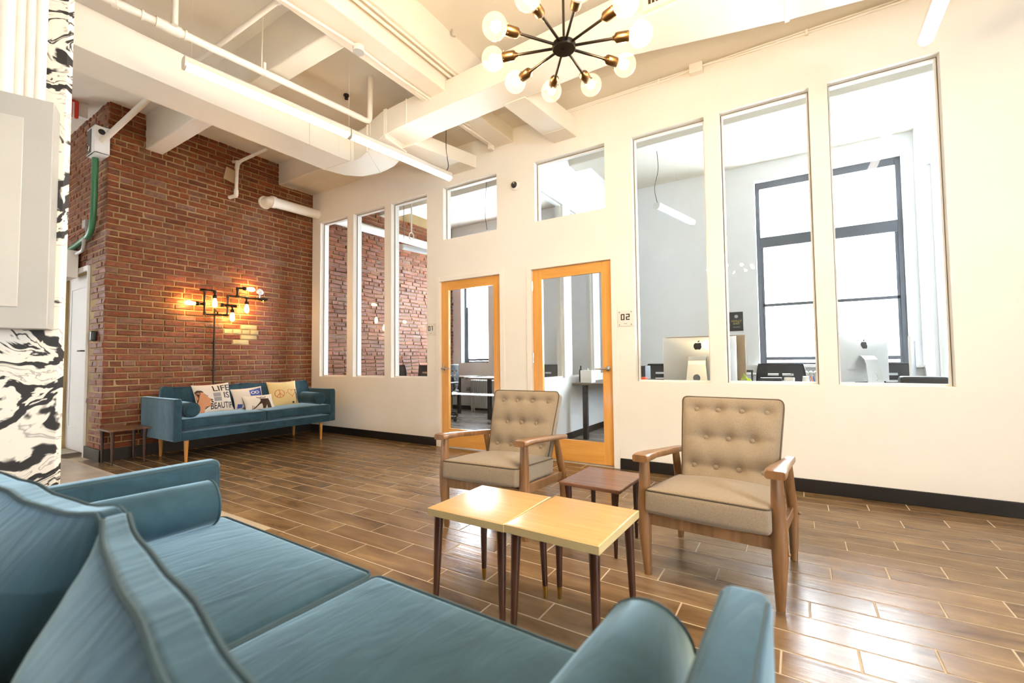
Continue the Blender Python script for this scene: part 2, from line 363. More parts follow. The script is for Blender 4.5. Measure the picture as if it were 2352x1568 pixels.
def wall_holes(name, a0, a1, z0, z1, t0, t1, holes, m, axis='x'):
    # slab spanning a0..a1 by z0..z1, thickness t0..t1, rectangular holes (a,b,za,zb)
    A = sorted({a0, a1, *[h[0] for h in holes], *[h[1] for h in holes]}); Z = sorted({z0, z1, *[h[2] for h in holes], *[h[3] for h in holes]})
    solid = lambda i, j: 0 <= i < len(A)-1 and 0 <= j < len(Z)-1 and not any(h[0]-1e-6 <= A[i] and A[i+1] <= h[1]+1e-6 and h[2]-1e-6 <= Z[j] and Z[j+1] <= h[3]+1e-6 for h in holes)
    mb = MB(); P = (lambda a, t, z: (a, t, z)) if axis == 'x' else (lambda a, t, z: (t, a, z))
    for i in range(len(A)-1):
        for j in range(len(Z)-1):
            if not solid(i, j): continue
            a, b, c, d = A[i], A[i+1], Z[j], Z[j+1]
            q = lambda *v: mb.add([P(*p) for p in v], [(0, 1, 2, 3)])
            q((a, t0, c), (b, t0, c), (b, t0, d), (a, t0, d)); q((b, t1, c), (a, t1, c), (a, t1, d), (b, t1, d))
            if not solid(i-1, j): q((a, t1, c), (a, t0, c), (a, t0, d), (a, t1, d))
            if not solid(i+1, j): q((b, t0, c), (b, t1, c), (b, t1, d), (b, t0, d))
            if not solid(i, j-1): q((a, t1, c), (b, t1, c), (b, t0, c), (a, t0, c))
            if not solid(i, j+1): q((a, t0, d), (b, t0, d), (b, t1, d), (a, t1, d))
    me = mb.mesh(name, 0); b = bmesh.new(); b.from_mesh(me); bmesh.ops.remove_doubles(b, verts=b.verts, dist=1e-5); bmesh.ops.recalc_face_normals(b, faces=b.faces); b.to_mesh(me); b.free()
    return struct(link(name, me, m))

holes = [(a, b, *WZ) for a, b in WINS]+[(a, b, 0.0, DH) for a, b in DOORS]+[(a, b, *TZ) for a, b in TRANS]
wall_holes('wall_back', XB+0.01, 3.6, 0.0, 3.70, D0, D1, holes, 'wall')

# ceiling slab with its beams
ceil = struct(MB().box(-9.6, 3.6, -3.0, 7.75, CZ, CZ+0.15).build('ceiling', 'ceil', None, 0))
def beam(x0, x1, y0, y1, z0): MB().box(x0, x1, y0, y1, z0, CZ+0.01).build('beam', 'ceil', ceil, 0, bevel=0.012)
beam(XB-0.3, -2.86, 2.07, 2.24, 3.55); beam(XB-0.3, 3.6, 3.66, 3.89, 3.65); beam(XB-0.3, 3.6, 3.87, 4.36, 3.66)
beam(-2.91, -2.62, -3.0, 4.23, 3.50); beam(-2.64, -2.50, -3.0, 3.68, 3.64); beam(-0.2, 0.02, -3.0, 3.68, 3.80)
beam(-6.6, 1.5, 5.55, 5.78, 3.70)

# floors
floor = struct(MB().box(-6.9, 3.6, 0.4, D0+0.02, -0.06, -0.0012).build('floor', 'grout', None, 0))
tm = []
def tile_mesh(L, Wd):
    c = 0.0022; mb = MB(); x, y = L/2, Wd/2
    vs = [(-x, -y, -0.006), (x, -y, -0.006), (x, y, -0.006), (-x, y, -0.006), (-x, -y, -c), (x, -y, -c), (x, y, -c), (-x, y, -c), (-x+c, -y+c, 0), (x-c, -y+c, 0), (x-c, y-c, 0), (-x+c, y-c, 0)]
    fs = [(8, 9, 10, 11)]+[(4+i, 4+(i+1) % 4, 8+(i+1) % 4, 8+i) for i in range(4)]+[(i, (i+1) % 4, 4+(i+1) % 4, 4+i) for i in range(4)]
    return vs, fs
PIT, LEN, GR = 0.1432, 0.604, 0.0045
spots = []
r0 = 1.7665-14*PIT
for k in range(-2, 32):
    y0 = r0+k*PIT; y1 = y0+PIT
    if y1 > D0+0.03: continue
    off = -1.889+(k-14)*0.2325
    n0 = math.floor((-6.9-off)/LEN)
    for j in range(n0, n0+20):
        xa, xb = off+j*LEN, off+(j+1)*LEN
        lo = -6.343 if y0 > 1.72 else (-6.62 if y0 > 1.58 else -2.85)
        xa, xb = max(xa, lo), min(xb, 3.6)
        if xb-xa < 0.04: continue
        spots.append((xa+GR/2, xb-GR/2, y0+GR/2, y1-GR/2))
def cam_vis(x, y, z=0):
    v = Vector((x, y, z-CAM_H)); d = v.dot(fwd)
    if d < 0.2: return None
    return (v.dot(rt)/d*1030.1+1176, 784-v.dot(up)/d*1030.1, d)
def score(s):
    q = cam_vis((s[0]+s[1])/2, (s[2]+s[3])/2)
    if q is None or not (-60 < q[0] < 2400 and q[1] < 1640): return 1e9
    if s[3] < 1.45: return 900
    return q[2]
spots.sort(key=score); cache = {}; rest = MB()
for i, (xa, xb, ya, yb) in enumerate(spots):
    L, Wd = round(xb-xa, 4), round(yb-ya, 4)
    if i < 290 and score(spots[i]) < 1e8:
        if (L, Wd) not in cache:
            vs, fs = tile_mesh(L, Wd); me = bpy.data.meshes.new('tile'); me.from_pydata(vs, [], fs); me.materials.append(MAT['tile']); cache[(L, Wd)] = me
        o = bpy.data.objects.new('tile', cache[(L, Wd)]); COL.objects.link(o); o.parent = floor; o.location = ((xa+xb)/2, (ya+yb)/2, random.uniform(-0.0004, 0.0004))
    else:
        vs, fs = tile_mesh(L, Wd); rest.add(vs, fs, Matrix.Translation(((xa+xb)/2, (ya+yb)/2, 0)))
stuff(rest.build('far_tiles', 'tile', floor, 0))
# pale corridor floor
pf = struct(MB().box(-9.6, 3.6, -3.0, 2.6, -0.12, -0.065).build('floor', 'grout', None, 0))
for ix in range(-16, 6):
    for iy in range(-5, 5):
        xa, ya = ix*0.62+0.1, 1.60+iy*0.62-0.62; xb, yb = xa+0.616, ya+0.616
        if ya > 1.59:
            if xb > -6.86: continue
        elif yb > 1.6: yb = 1.598
        if ya < -1.6 or xb < -9.5: continue
        if xb > -2.9 and yb > 0.41: continue
        vs, fs = tile_mesh(xb-xa, yb-ya); MB().add(vs, fs, Matrix.Translation(((xa+xb)/2, (ya+yb)/2, 0))).build('tile', 'pale', pf, 0)
# office floors
of = struct(MB().box(-6.6, 3.6, D0+0.02, YB+0.2, -0.06, -0.001).build('floor', 'tile_grey', None, 0))

# ---------------------------------------------------------------- brick walls
def unit_brick(seed):
    rr = random.Random(seed); j = lambda a: rr.uniform(-a, a); c = 0.10
    ring = lambda y, ix, iz, a: [(-.5+ix+j(a), y, -.5+iz+j(a*3)), (.5-ix+j(a), y, -.5+iz+j(a*2)), (.5-ix+j(a), y, .5-iz+j(a*2)), (-.5+ix+j(a), y, .5-iz+j(a*2))]
    vs = ring(0, 0, 0, 0)+ring(-0.8, 0, 0, 0.006)+[(x, -1+j(0.2), z) for x, _, z in ring(-1, 0.03, c, 0.018)]
    fs = [(8, 9, 10, 11)]+[(4+i, 4+(i+1) % 4, 8+(i+1) % 4, 8+i) for i in range(4)]+[(i, (i+1) % 4, 4+(i+1) % 4, 4+i) for i in range(4)]
    return vs, fs
BR = [unit_brick(i) for i in range(10)]
BRM = []
for vs, fs in BR:
    me = bpy.data.meshes.new('brick'); me.from_pydata(vs, [], fs); me.materials.append(MAT['brick']); BRM.append(me)
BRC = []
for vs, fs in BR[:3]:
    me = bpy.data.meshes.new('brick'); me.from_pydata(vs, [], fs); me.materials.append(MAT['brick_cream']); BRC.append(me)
CRS, MJ, DEP = 0.0688, 0.0125, 0.03
def courses(a0, a1, z0, z1, ends, seed):
    rr = random.Random(seed); out = []; k = 0; z = z0
    while z+CRS <= z1+0.02:
        head = (k % 6 == 2); L = 0.099 if head else 0.206; a = a0 - (rr.uniform(0, L) if ends == 'cut' else (0.108 if k % 2 else 0.0)) if not head else a0-(0.05 if k % 12 == 2 else 0)
        while a < a1-0.01:
            l_ = L+rr.uniform(-0.006, 0.006); x0, x1 = max(a, a0), min(a+l_, a1)
            if x1-x0 > 0.025: out.append((x0, x1, z+MJ/2+rr.uniform(-.0015, .0015), z+CRS-MJ/2+rr.uniform(-.0015, .0015), rr.uniform(-0.004, 0.005)))
            a += l_+MJ
        z += CRS; k += 1
    return out
def lay(parent, bricks, place, nkeep, key, meshes, mat, cream=None):
    bricks = sorted(bricks, key=key); rest = MB()
    for i, (a0, a1, z0, z1, pr) in enumerate(bricks):
        R = place((a0+a1)/2, (z0+z1)/2, pr) @ Matrix.Diagonal((a1-a0, DEP, z1-z0, 1)); k = random.randrange(len(BR))
        cr = cream and cream((a0+a1)/2, (z0+z1)/2)
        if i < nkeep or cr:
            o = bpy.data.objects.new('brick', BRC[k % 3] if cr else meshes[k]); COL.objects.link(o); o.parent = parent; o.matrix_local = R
        else: rest.add(*BR[k], R)
    if rest.v: stuff(rest.build('bricks', mat, parent, 0))
RZ90 = Matrix.Rotation(pi/2, 4, 'Z')
wl = struct(MB().box(XB-0.3, XB-0.006, 1.743, D0+0.14, 0, CZ).build('wall_left', 'mortar', None, 0))
bl = courses(1.74, D0+0.02, 0.055, CZ, 'bond', 3)
def mainplace(a, z, pr): return Matrix.Translation((XB-0.0285+pr*0.8, a, z)) @ RZ90
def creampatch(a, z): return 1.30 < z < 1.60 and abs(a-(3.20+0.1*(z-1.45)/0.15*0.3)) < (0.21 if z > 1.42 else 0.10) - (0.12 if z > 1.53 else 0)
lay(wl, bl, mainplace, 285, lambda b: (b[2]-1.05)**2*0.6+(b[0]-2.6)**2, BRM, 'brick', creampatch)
wr = struct(MB().box(-6.83, XB-0.03, 1.7405, 1.95, 0, CZ).build('wall_side', 'mortar', None, 0))
def retplace(a, z, pr): return Matrix.Translation((a, 1.764-pr*0.8, z))
lay(wr, [b for b in courses(-8.6, XB+0.004, 0.055, CZ, 'bond', 5) if b[0] > -6.832 or b[2] > 2.19], retplace, 200, lambda b: b[2]*0.3+abs(b[0]+6.4), BRM, 'brick')
wo = struct(MB().box(XB-0.3, XB-0.006, D1-0.02, YB+0.1, 0, CZ).build('wall_office_left', 'mortar', None, 0))
OBM = []
for me in BRM: q = me.copy(); q.materials.clear(); q.materials.append(MAT['brick_office']); OBM.append(q)
lay(wo, courses(D1, YB, 0.6, 3.80, 'cut', 9), lambda a, z, pr: Matrix.Translation((XB-0.022+pr*2.2, a, z)) @ RZ90, 260, lambda b: (0 if 4.55 < b[0] < 6.7 else 9)+abs(b[2]-1.7)+abs(b[0]-5.4)*0.4, OBM, 'brick_office')

# remaining shell
struct(MB().box(-9.6, -6.83, 2.10, 2.25, 0, CZ).build('wall_corridor', 'wall', None, 0))
wall_holes('wall_hall', -9.6, -6.83, 0, CZ, 1.7415, 1.86, [(-7.80, -6.85, 0.0, 2.13)], 'mortar')
wall_holes('wall_corridor_end', -3, 2.25, 0, CZ, -9.75, -9.6, [(-0.9, -0.1, 1.2, 2.4)], 'wall', 'y')  # unseen opening added to let daylight reach the corridor door
wall_holes('wall_front', -9.6, 3.6, 0, CZ, -3.15, -3.0, [], 'backwall')
wall_holes('wall_right', -3.0, YB+0.15, 0, CZ, 3.6, 3.75, [(-0.6, 0.6, 1.0, 2.7)], 'wall', 'y')  # unseen opening added so sky light comes in from the right
O2W = (-0.455, 1.247, 0.94, 3.70); O1W = (-6.10, -5.39, 1.00, 3.35)
wall_holes('wall_office_back', XB-0.3, 3.6, 0, CZ, YB, YB+0.28, [O2W, O1W, (-5.15, -4.25, 1.0, 3.5), (1.9, 3.2, 0.94, 3.6)], 'office')  # last two openings are unseen, added to brighten the rooms behind
wp = wall_holes('wall_office_divider', D1, YB, 0, CZ, -2.66, -2.55, [(4.55, 5.32, 0.81, 3.1), (5.55, 6.33, 0.81, 3.1), (6.58, 7.32, 0.81, 3.1)], 'office', 'y')
wp2 = wall_holes('wall_office_right', D1, YB, 0, CZ, 1.36, 1.48, [(6.55, 7.02, 0.75, 3.30), (5.3, 6.3, 0.75, 3.3)], 'office', 'y')
# baseboards
def bb(n, x0, x1, y0, y1, z=0.103): return struct(MB().box(x0, x1, y0, y1, 0, z).build(n, 'black', None, 0, bevel=0.004))
bb('baseboard_back', XB+0.012, -3.775, D0-0.012, D0); bb('baseboard_back', -1.445, 3.6, D0-0.012, D0); bb('baseboard_back', -2.752, -2.468, D0-0.012, D0)
bb('baseboard_left', XB-0.004, XB+0.016, 1.722, D0-0.01, 0.13); bb('baseboard_left', -6.83, XB+0.016, 1.722, 1.738, 0.13)
bb('baseboard_right', -2.55, -2.538, D1, YB, 0.09); bb('baseboard_back', XB, 3.6, YB-0.012, YB, 0.09)

# partition windows 1-6 and transoms 7-8
for i, (a, b, z0, z1) in enumerate([(x0, x1, *WZ) for x0, x1 in WINS]+[(x0, x1, *TZ) for x0, x1 in TRANS]):
    wn = setempty('window_%d' % (i+1), ((a+b)/2, (D0+D1)/2, z0)); hw = (b-a)/2; h = z1-z0
    f = MB(); y0, y1, e = -0.008, 0.030, 0.018
    f.box(-hw, -hw+e, y0, y1, 0, h).box(hw-e, hw, y0, y1, 0, h).box(-hw+e, hw-e, y0, y1, 0, e).box(-hw+e, hw-e, y0, y1, h-e, h)
    f.build('stop', 'trim', wn, 0)
    g = MB(); e2 = 0.003
    g.box(-hw+e2, -hw+e2+0.004, -0.0115, -0.009, e2, h-e2).box(hw-e2-0.004, hw-e2, -0.0115, -0.009, e2, h-e2).box(-hw+e2, hw-e2, -0.0115, -0.009, h-e2-0.004, h-e2)
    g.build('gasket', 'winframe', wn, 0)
    MB().box(-hw+0.004, hw-0.004, 0.004, 0.012, 0.004, h-0.004).build('pane', 'glass', wn, 0)
# door casings and doors
for i, (a, b) in enumerate(DOORS):
    c = MB(); wd = 0.058
    c.box(a-wd, a, D0-0.016, D0+0.004, 0, DH+wd).box(b, b+wd, D0-0.016, D0+0.004, 0, DH+wd).box(a, b, D0-0.016, D0+0.004, DH, DH+wd)
    struct(c.build('trim_%d' % (i+1), 'wall', None, 0, bevel=0.003))
    d = setempty('door_%d' % (i+1), (a, D0+0.022, 0)); W_ = b-a; st, tr, br = 0.112, 0.108, 0.225; g = 0.003; T = 0.042
    MB().box(g, st, 0, T, 0.012, DH-g).build('stile', 'maple', d, 0, bevel=0.002); MB().box(W_-st, W_-g, 0, T, 0.012, DH-g).build('stile', 'maple', d, 0, bevel=0.002)
    MB().box(st, W_-st, 0.001, T-0.001, DH-tr, DH-g).build('rail', 'maple_x', d, 0, bevel=0.002); MB().box(st, W_-st, 0.001, T-0.001, 0.012, br).build('rail', 'maple_x', d, 0, bevel=0.002)
    MB().box(st-0.004, W_-st+0.004, 0.018, 0.024, br-0.004, DH-tr+0.004).build('pane', 'glass', d, 0)
    hs = -1 if i == 0 else 1            # handle side
    hx = 0.045 if i == 0 else W_-0.055
    hd = MB().lathe([(0.027, 0), (0.027, 0.008), (0.013, 0.012), (0.011, 0.05)], 18, at((hx, 0, 0.955), (0, -1, 0)))
    hd.tube([(hx, -0.048, 0.955), (hx-hs*0.03, -0.052, 0.955), (hx-hs*0.12, -0.046, 0.953)], [0.010, 0.009, 0.007], 10)
    hd.build('handle', 'chrome', d)
    MB().box(hx-0.014 if i == 0 else W_-0.0035, hx if i == 0 else W_+0.001, -0.002, 0.03, 0.90, 1.01).build('latch_plate', 'chrome', d, 0)
    kx = W_+0.002 if i == 0 else -0.002
    for hz in (1.85, 1.07, 0.25):
        MB().tube([(kx, -0.006, hz-0.055), (kx, -0.006, hz+0.055)], 0.0085, 10).box(kx-0.012, kx+0.012, -0.003, 0.002, hz-0.05, hz+0.05).build('hinge', 'chrome', d)
    th = MB().box(a, b, D0+0.005, D1, 0, 0.006); struct(th.build('trim_%d' % (i+4), 'alu', None, 0))
# white corridor door
d3 = setempty('door_3', (-7.80, 1.79, 0)); W_ = 0.95
MB().box(0, W_, 0, 0.04, 0.01, 2.13).build('slab', 'trim', d3, 0, bevel=0.003)
p = MB(); p.box(0.10, W_-0.10, -0.012, 0, 0.25, 0.29).box(0.10, W_-0.10, -0.012, 0, 1.97, 2.01).box(0.10, 0.14, -0.012, 0, 0.25, 2.01).box(W_-0.14, W_-0.10, -0.012, 0, 0.25, 2.01); p.build('panel_moulding', 'trim', d3, 0, bevel=0.004)
MB().tube([(0.66, 0, 1.21), (0.66, -0.04, 1.21), (0.58, -0.045, 1.21)], 0.008, 8).build('handle', 'iron', d3)
c = MB(); c.box(-7.86, -7.80, 1.715, 1.74, 0, 2.19).box(-6.85, -6.83, 1.715, 1.86, 0, 2.19).box(-7.80, -6.85, 1.715, 1.74, 2.13, 2.19); struct(c.build('trim_3', 'trim', None, 0, bevel=0.004))
# exterior windows of the offices
def sash(name, i, x0, x1, z0, z1, bars, vert):
    wn = setempty('window_%d' % i, (x0, YB+0.12, z0)); w_, h = x1-x0, z1-z0; e = 0.055
    f = MB(); f.box(0, e, 0, 0.08, 0, h).box(w_-e, w_, 0, 0.08, 0, h).box(e, w_-e, 0, 0.08, 0, 0.03).box(e, w_-e, 0, 0.08, h-0.10, h)
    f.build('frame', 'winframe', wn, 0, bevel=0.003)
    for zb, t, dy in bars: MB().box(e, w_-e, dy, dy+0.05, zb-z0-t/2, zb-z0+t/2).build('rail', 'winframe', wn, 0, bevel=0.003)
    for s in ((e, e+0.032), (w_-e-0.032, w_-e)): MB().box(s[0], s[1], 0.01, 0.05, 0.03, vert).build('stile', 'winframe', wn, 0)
    MB().box(e, w_-e, 0.05, 0.056, 0.03, h-0.1).build('pane', 'daylight', wn, 0)
    return wn
w9 = sash('window', 9, *O2W, [(2.78, 0.16, -0.01), (1.83, 0.045, 0.01), (1.03, 0.05, 0.02)], 1.80)
for xx in (0.34, 1.05): MB().box(xx, xx+0.05, -0.012, 0.012, 0.915, 0.93).build('sash_lock', 'alu', w9, 0)
sash('window', 10, *O1W, [(1.06, 0.05, 0.0)], 1.2)
sash('window', 11, -5.15, -4.25, 1.0, 3.5, [(2.0, 0.05, 0.0)], 1.0)  # unseen window added to bring more daylight into the left office
for i, (ya, yb, X, zt, zb) in enumerate([(4.55, 5.32, -2.605, 3.1, 0.81), (5.55, 6.33, -2.605, 3.1, 0.81), (6.58, 7.32, -2.605, 3.1, 0.81), (6.55, 7.02, 1.42, 3.30, 0.75), (5.3, 6.3, 1.42, 3.3, 0.75)]):
    wn = setempty('window_%d' % (12+i), (X, ya, zb)); w_, h = yb-ya, zt-zb; e = 0.022
    MB().box(-.02, .02, 0, e, 0, h).box(-.02, .02, w_-e, w_, 0, h).box(-.02, .02, e, w_-e, 0, e).box(-.02, .02, e, w_-e, h-e, h).build('stop', 'trim', wn, 0)
    MB().box(-.004, .004, e, w_-e, e, h-e).build('pane', 'glass', wn, 0)
MB().box(-0.55, 1.36, YB-0.10, YB+0.12, 0.905, 0.938).build('window_sill', 'trim', w9, 0, loc=(0.455, -(YB+0.12), -0.94))

# ================================================================ SOFAS
def cushion_piping(sx, sy, sz, r, zc, inset, bul, rad=0.006, n=10, fn=None):
    # closed loop following the rounded top (or bottom) edge of a cushion
    pts = []
    hx, hy = sx/2-inset, sy/2-inset; rr = max(r, 0.02)
    def corner(cx, cy, a0): return [(cx+rr*cos(a0+pi/2*i/4), cy+rr*sin(a0+pi/2*i/4), zc) for i in range(5)]
    lp = corner(hx-rr, hy-rr, 0)
    lp += [(hx-rr-(2*hx-2*rr)*i/n, hy, zc) for i in range(1, n)]+corner(-hx+rr, hy-rr, pi/2)
    lp += [(-hx, hy-rr-(2*hy-2*rr)*i/n, zc) for i in range(1, n)]+corner(-hx+rr, -hy+rr, pi)
    lp += [(-hx+rr+(2*hx-2*rr)*i/n, -hy, zc) for i in range(1, n)]+corner(hx-rr, -hy+rr, 1.5*pi)
    lp += [(hx, -hy+rr+(2*hy-2*rr)*i/n, zc) for i in range(1, n)]
    lp.append(lp[0])
    if fn: lp = [fn(p) for p in lp]
    return lp
def sofa_parts(t, slump=0.0):
    SW, SD, AT = 1.91, 0.85, 0.075
    # base rail under the seat
    MB().rbox(SW-2*AT, SD-0.01, 0.088, 0.010, 4, M=Matrix.Translation((0, SD/2-0.002, 0.285))).build('base', 'velvet', t)
    MB().rbox(SW-2*AT, 0.085, 0.40, 0.03, 4, M=Matrix.Translation((0, 0.075, 0.44))).build('back_frame', 'velvet', t)
    for s in (-1, 1):
        a = MB().rbox(AT, SD, 0.44, 0.022, 6, (0.004, 0, 0.0), Matrix.Translation((s*(SW/2-AT/2), SD/2, 0.46))).build('arm', 'velvet', t)
        for side in (-1, 1):
            x = s*(SW/2-AT/2)+side*(AT/2-0.006)
            MB().tube(bend([(x, 0.02, 0.245), (x, 0.008, 0.672), (x, SD-0.008, 0.672), (x, SD-0.008, 0.245)], 0.035), 0.0042, 6).build('arm_piping', 'piping', a)
    for s in (-1, 1):
        cw = (SW-2*AT)/2-0.006; cx = s*(cw/2+0.003); cdp = 0.70
        c = MB().rbox(cw, cdp, 0.116, 0.028, 10, (0, 0.006, 0.022), Matrix.Translation((cx, 0.16+cdp/2, 0.412))).build('seat_cushion', 'velvet', t)
        for z in (0.463, 0.360): MB().tube([(cx+p[0], 0.16+cdp/2+p[1], p[2]) for p in cushion_piping(cw, cdp, 0.13, 0.028, z, 0.004, 0)], 0.0048, 6, cap=False).build('seat_piping', 'piping', c)
        # reclined back cushion, pinched corners, thin top
        bw, bh, bt = (SW-2*AT)/2-0.008, 0.36, 0.17; bx = s*(bw/2+0.002)
        def shape(p, u=None, v=None, w_=None):
            # p in a frame: x width, y thickness (+ front), z height about the centre
            k = p[2]/(bh/2); e = abs(p[0])/(bw/2)
            th = 0.62-0.38*max(0, k)-0.05*k
            kk = max(0, k)
            y = p[1]*(th+0.10*(1-e**2)) - 0.010*(1-e**2)*kk
            if p[1] < 0: y -= 0.085*(1-e**4)*max(0, 1-((k+0.15)/1.05)**2)
            z = p[2] + (0.010*(e**6)-0.006*(1-e**2))*kk**2
            wob = 0.0022*sin(p[0]*13+k*2)+0.0012*sin(p[0]*29+1.7)
            return Vector((p[0]*(1+0.02*(1-k*k)), y+wob, z+wob*kk))
        Mx = Matrix.Translation((bx-s*bw/2, 0.300, 0.606)) @ Matrix.Rotation(radians(-slump if s > 0 else slump*0.5), 4, 'Z') @ Matrix.Translation((s*bw/2, 0, 0)) @ Matrix.Rotation(radians(3), 4, 'X')
        bc = MB().rbox(bw, bt, bh, 0.03, 14, (0.004, 0.030, 0.0), Mx, shape).build('back_cushion', 'velvet', t, smooth=80)
        for sy in (-1, 1):
            lp = [(p[0], sy*(bt/2-0.004), p[1]) for p in cushion_piping(bw, bh, 0.1, 0.03, 0, 0.003, 0, n=22)]
            MB().tube([tuple(Mx @ shape(p)) for p in lp], 0.0042, 6, cap=False).build('cushion_piping', 'piping', bc)
    for x, y in ((-0.80, SD-0.10), (0.80, SD-0.10), (-0.80, 0.12), (0.80, 0.12)):
        MB().lathe([(0.012, 0), (0.014, 0.02), (0.024, 0.24), (0.024, 0.25)], 16, Matrix.Translation((x, y, 0))).build('leg', 'oakleg', t)
near_sofa = thing('sofa', 'teal velvet sofa in the foreground, seen over its back cushions, with pale honey legs', 'sofa', (-1.015, 0.005, 0), radians(-1.2), 'teal velvet sofas')
sofa_parts(near_sofa, 8.0)
far_sofa = thing('sofa', 'teal velvet sofa against the brick wall under the pipe lamp, with throw pillows', 'sofa', (-6.255, 3.005, 0), -pi/2, 'teal velvet sofas')
sofa_parts(far_sofa)
# bolsters
BL = 0.60
def bolster(label, loc, rz):
    t = thing('bolster_pillow', label, 'pillow', loc, rz, 'teal bolster pillows on the sofas')
    prof = [(0.001, 0), (0.05, -0.004), (0.070, 0.0), (0.078, 0.010), (0.0795, 0.15), (0.0805, BL/2), (0.0795, BL-0.15), (0.078, BL-0.010), (0.070, BL), (0.05, BL+0.004), (0.001, BL)]
    Mx = Matrix.Translation((0, -BL/2, 0.08)) @ Matrix.Rotation(-pi/2, 4, 'X')
    b = MB().lathe(prof, 32, Mx).build('bolster', 'velvet', t, smooth=60)
    for y in (-BL/2+0.004, BL/2-0.004): MB().tube([(0.076*cos(2*pi*k/28), y, 0.08+0.076*sin(2*pi*k/28)) for k in range(29)], 0.0045, 6, cap=False).build('bolster_piping', 'piping', t)
    return t
bolster('teal velvet bolster inside the left arm of the foreground sofa', (-1.800, 0.500, 0.473), radians(-3))
bolster('teal velvet bolster against the right arm of the foreground sofa, nearest the camera', (-0.240, 0.500, 0.474), radians(-2))
bolster('teal velvet bolster on the far sofa, left end beside the slogan pillow', (-5.75, 2.232, 0.474), pi/2)
bolster('teal velvet bolster on the far sofa, right end beside the yellowish pillow', (-5.79, 3.79, 0.474), pi/2)

# ---------------------------------------------------------------- throw pillows
class Pillow:
    def __init__(s, W_, H, T): s.W, s.H, s.T = W_, H, T
    def pt(s, u, v, side=1, off=0.0):
        t = max(0.0, (1-u*u))**0.55*max(0.0, (1-v*v))**0.55
        return (s.W/2*u*(1-0.075*(1-v*v)), s.H/2*v*(1-0.075*(1-u*u)), side*(s.T/2*t+off))
    def mesh(s):
        mb = MB(); N = 22; g = [-1+2*i/N for i in range(N+1)]; g = [math.copysign(1-(1-abs(x))**1.35, x) for x in g]
        for side in (1, -1):
            vs = [s.pt(u, v, side) for v in g for u in g]; fs = []
            for j in range(N):
                for i in range(N):
                    q = (j*(N+1)+i, j*(N+1)+i+1, (j+1)*(N+1)+i+1, (j+1)*(N+1)+i); fs.append(q if side > 0 else q[::-1])
            mb.add(vs, fs)
        return mb
    def decal(s, me_or_poly, lift=0.0022):
        # map flat shapes given in u,v onto the front of the pillow
        b = bmesh.new()
        if isinstance(me_or_poly, list):
            for poly in me_or_poly: b.faces.new([b.verts.new((x, y, 0)) for x, y in poly])
        else: b.from_mesh(me_or_poly)
        bmesh.ops.triangulate(b, faces=b.faces)
        for ax in (0, 1):
            for k in range(-9, 10):
                co = [0, 0, 0]; no = [0, 0, 0]; co[ax] = k*0.1; no[ax] = 1
                bmesh.ops.bisect_plane(b, geom=b.verts[:]+b.edges[:]+b.faces[:], plane_co=co, plane_no=no)
        for v in b.verts:
            v.co = Vector(s.pt(max(-.985, min(.985, v.co.x)), max(-.985, min(.985, v.co.y)), 1, lift))
        bmesh.ops.recalc_face_normals(b, faces=b.faces)
        me = bpy.data.meshes.new('print'); b.to_mesh(me); b.free(); return me
def uvtext(body, cx, cy, h, sx=1.0):
    me = textmesh(body, 1.0, bold=0.014); xs = [v.co.x for v in me.vertices]; ys = [v.co.y for v in me.vertices]
    mx, my, hh = (min(xs)+max(xs))/2, (min(ys)+max(ys))/2, max(ys)-min(ys)
    for v in me.vertices: v.co = Vector(((v.co.x-mx)/hh*h*sx+cx, (v.co.y-my)/hh*h+cy, 0))
    return me
def ring(cx, cy, r, w_, n=28, a0=0, a1=2*pi, sx=1.0):
    out = []
    for i in range(n):
        a, b = a0+(a1-a0)*i/n, a0+(a1-a0)*(i+1)/n
        out.append([(cx+sx*(r-w_)*cos(a), cy+(r-w_)*sin(a)), (cx+sx*r*cos(a), cy+r*sin(a)), (cx+sx*r*cos(b), cy+r*sin(b)), (cx+sx*(r-w_)*cos(b), cy+(r-w_)*sin(b))])
    return out
def line(pts, w_):
    out = []
    for a, b in zip(pts, pts[1:]):
        a, b = Vector(a), Vector(b); d = (b-a).normalized(); n_ = Vector((-d.y, d.x))*w_/2
        out.append([tuple(a-n_), tuple(b-n_), tuple(b+n_), tuple(a+n_)])
    return out
def place_pillow(label, W_, H, T, tl, tr, br, bl_, X, lean, mat, prints, group):
    # corners given as (y, z) seen along the wall normal; pillow leans back against the sofa
    P_ = Pillow(W_, H, T)
    cy = (tl[0]+tr[0]+br[0]+bl_[0])/4; cz = (tl[1]+tr[1]+br[1]+bl_[1])/4
    ang = atan2(tr[1]-tl[1]+br[1]-bl_[1], tr[0]-tl[0]+br[0]-bl_[0])
    R = Matrix.Rotation(lean, 4, 'Y') @ Matrix(((0, 0, 1, 0), (1, 0, 0, 0), (0, 1, 0, 0), (0, 0, 0, 1))) @ Matrix.Rotation(ang, 4, 'Z')
    t = thing('throw_pillow', label, 'pillow', (X, cy, cz), 0, group); t.rotation_euler = R.to_euler()
    P_.mesh().build('cover', mat, t, smooth=70)
    for nm, me, m in prints(P_): link(nm, P_.decal(me), m, t)
    return t
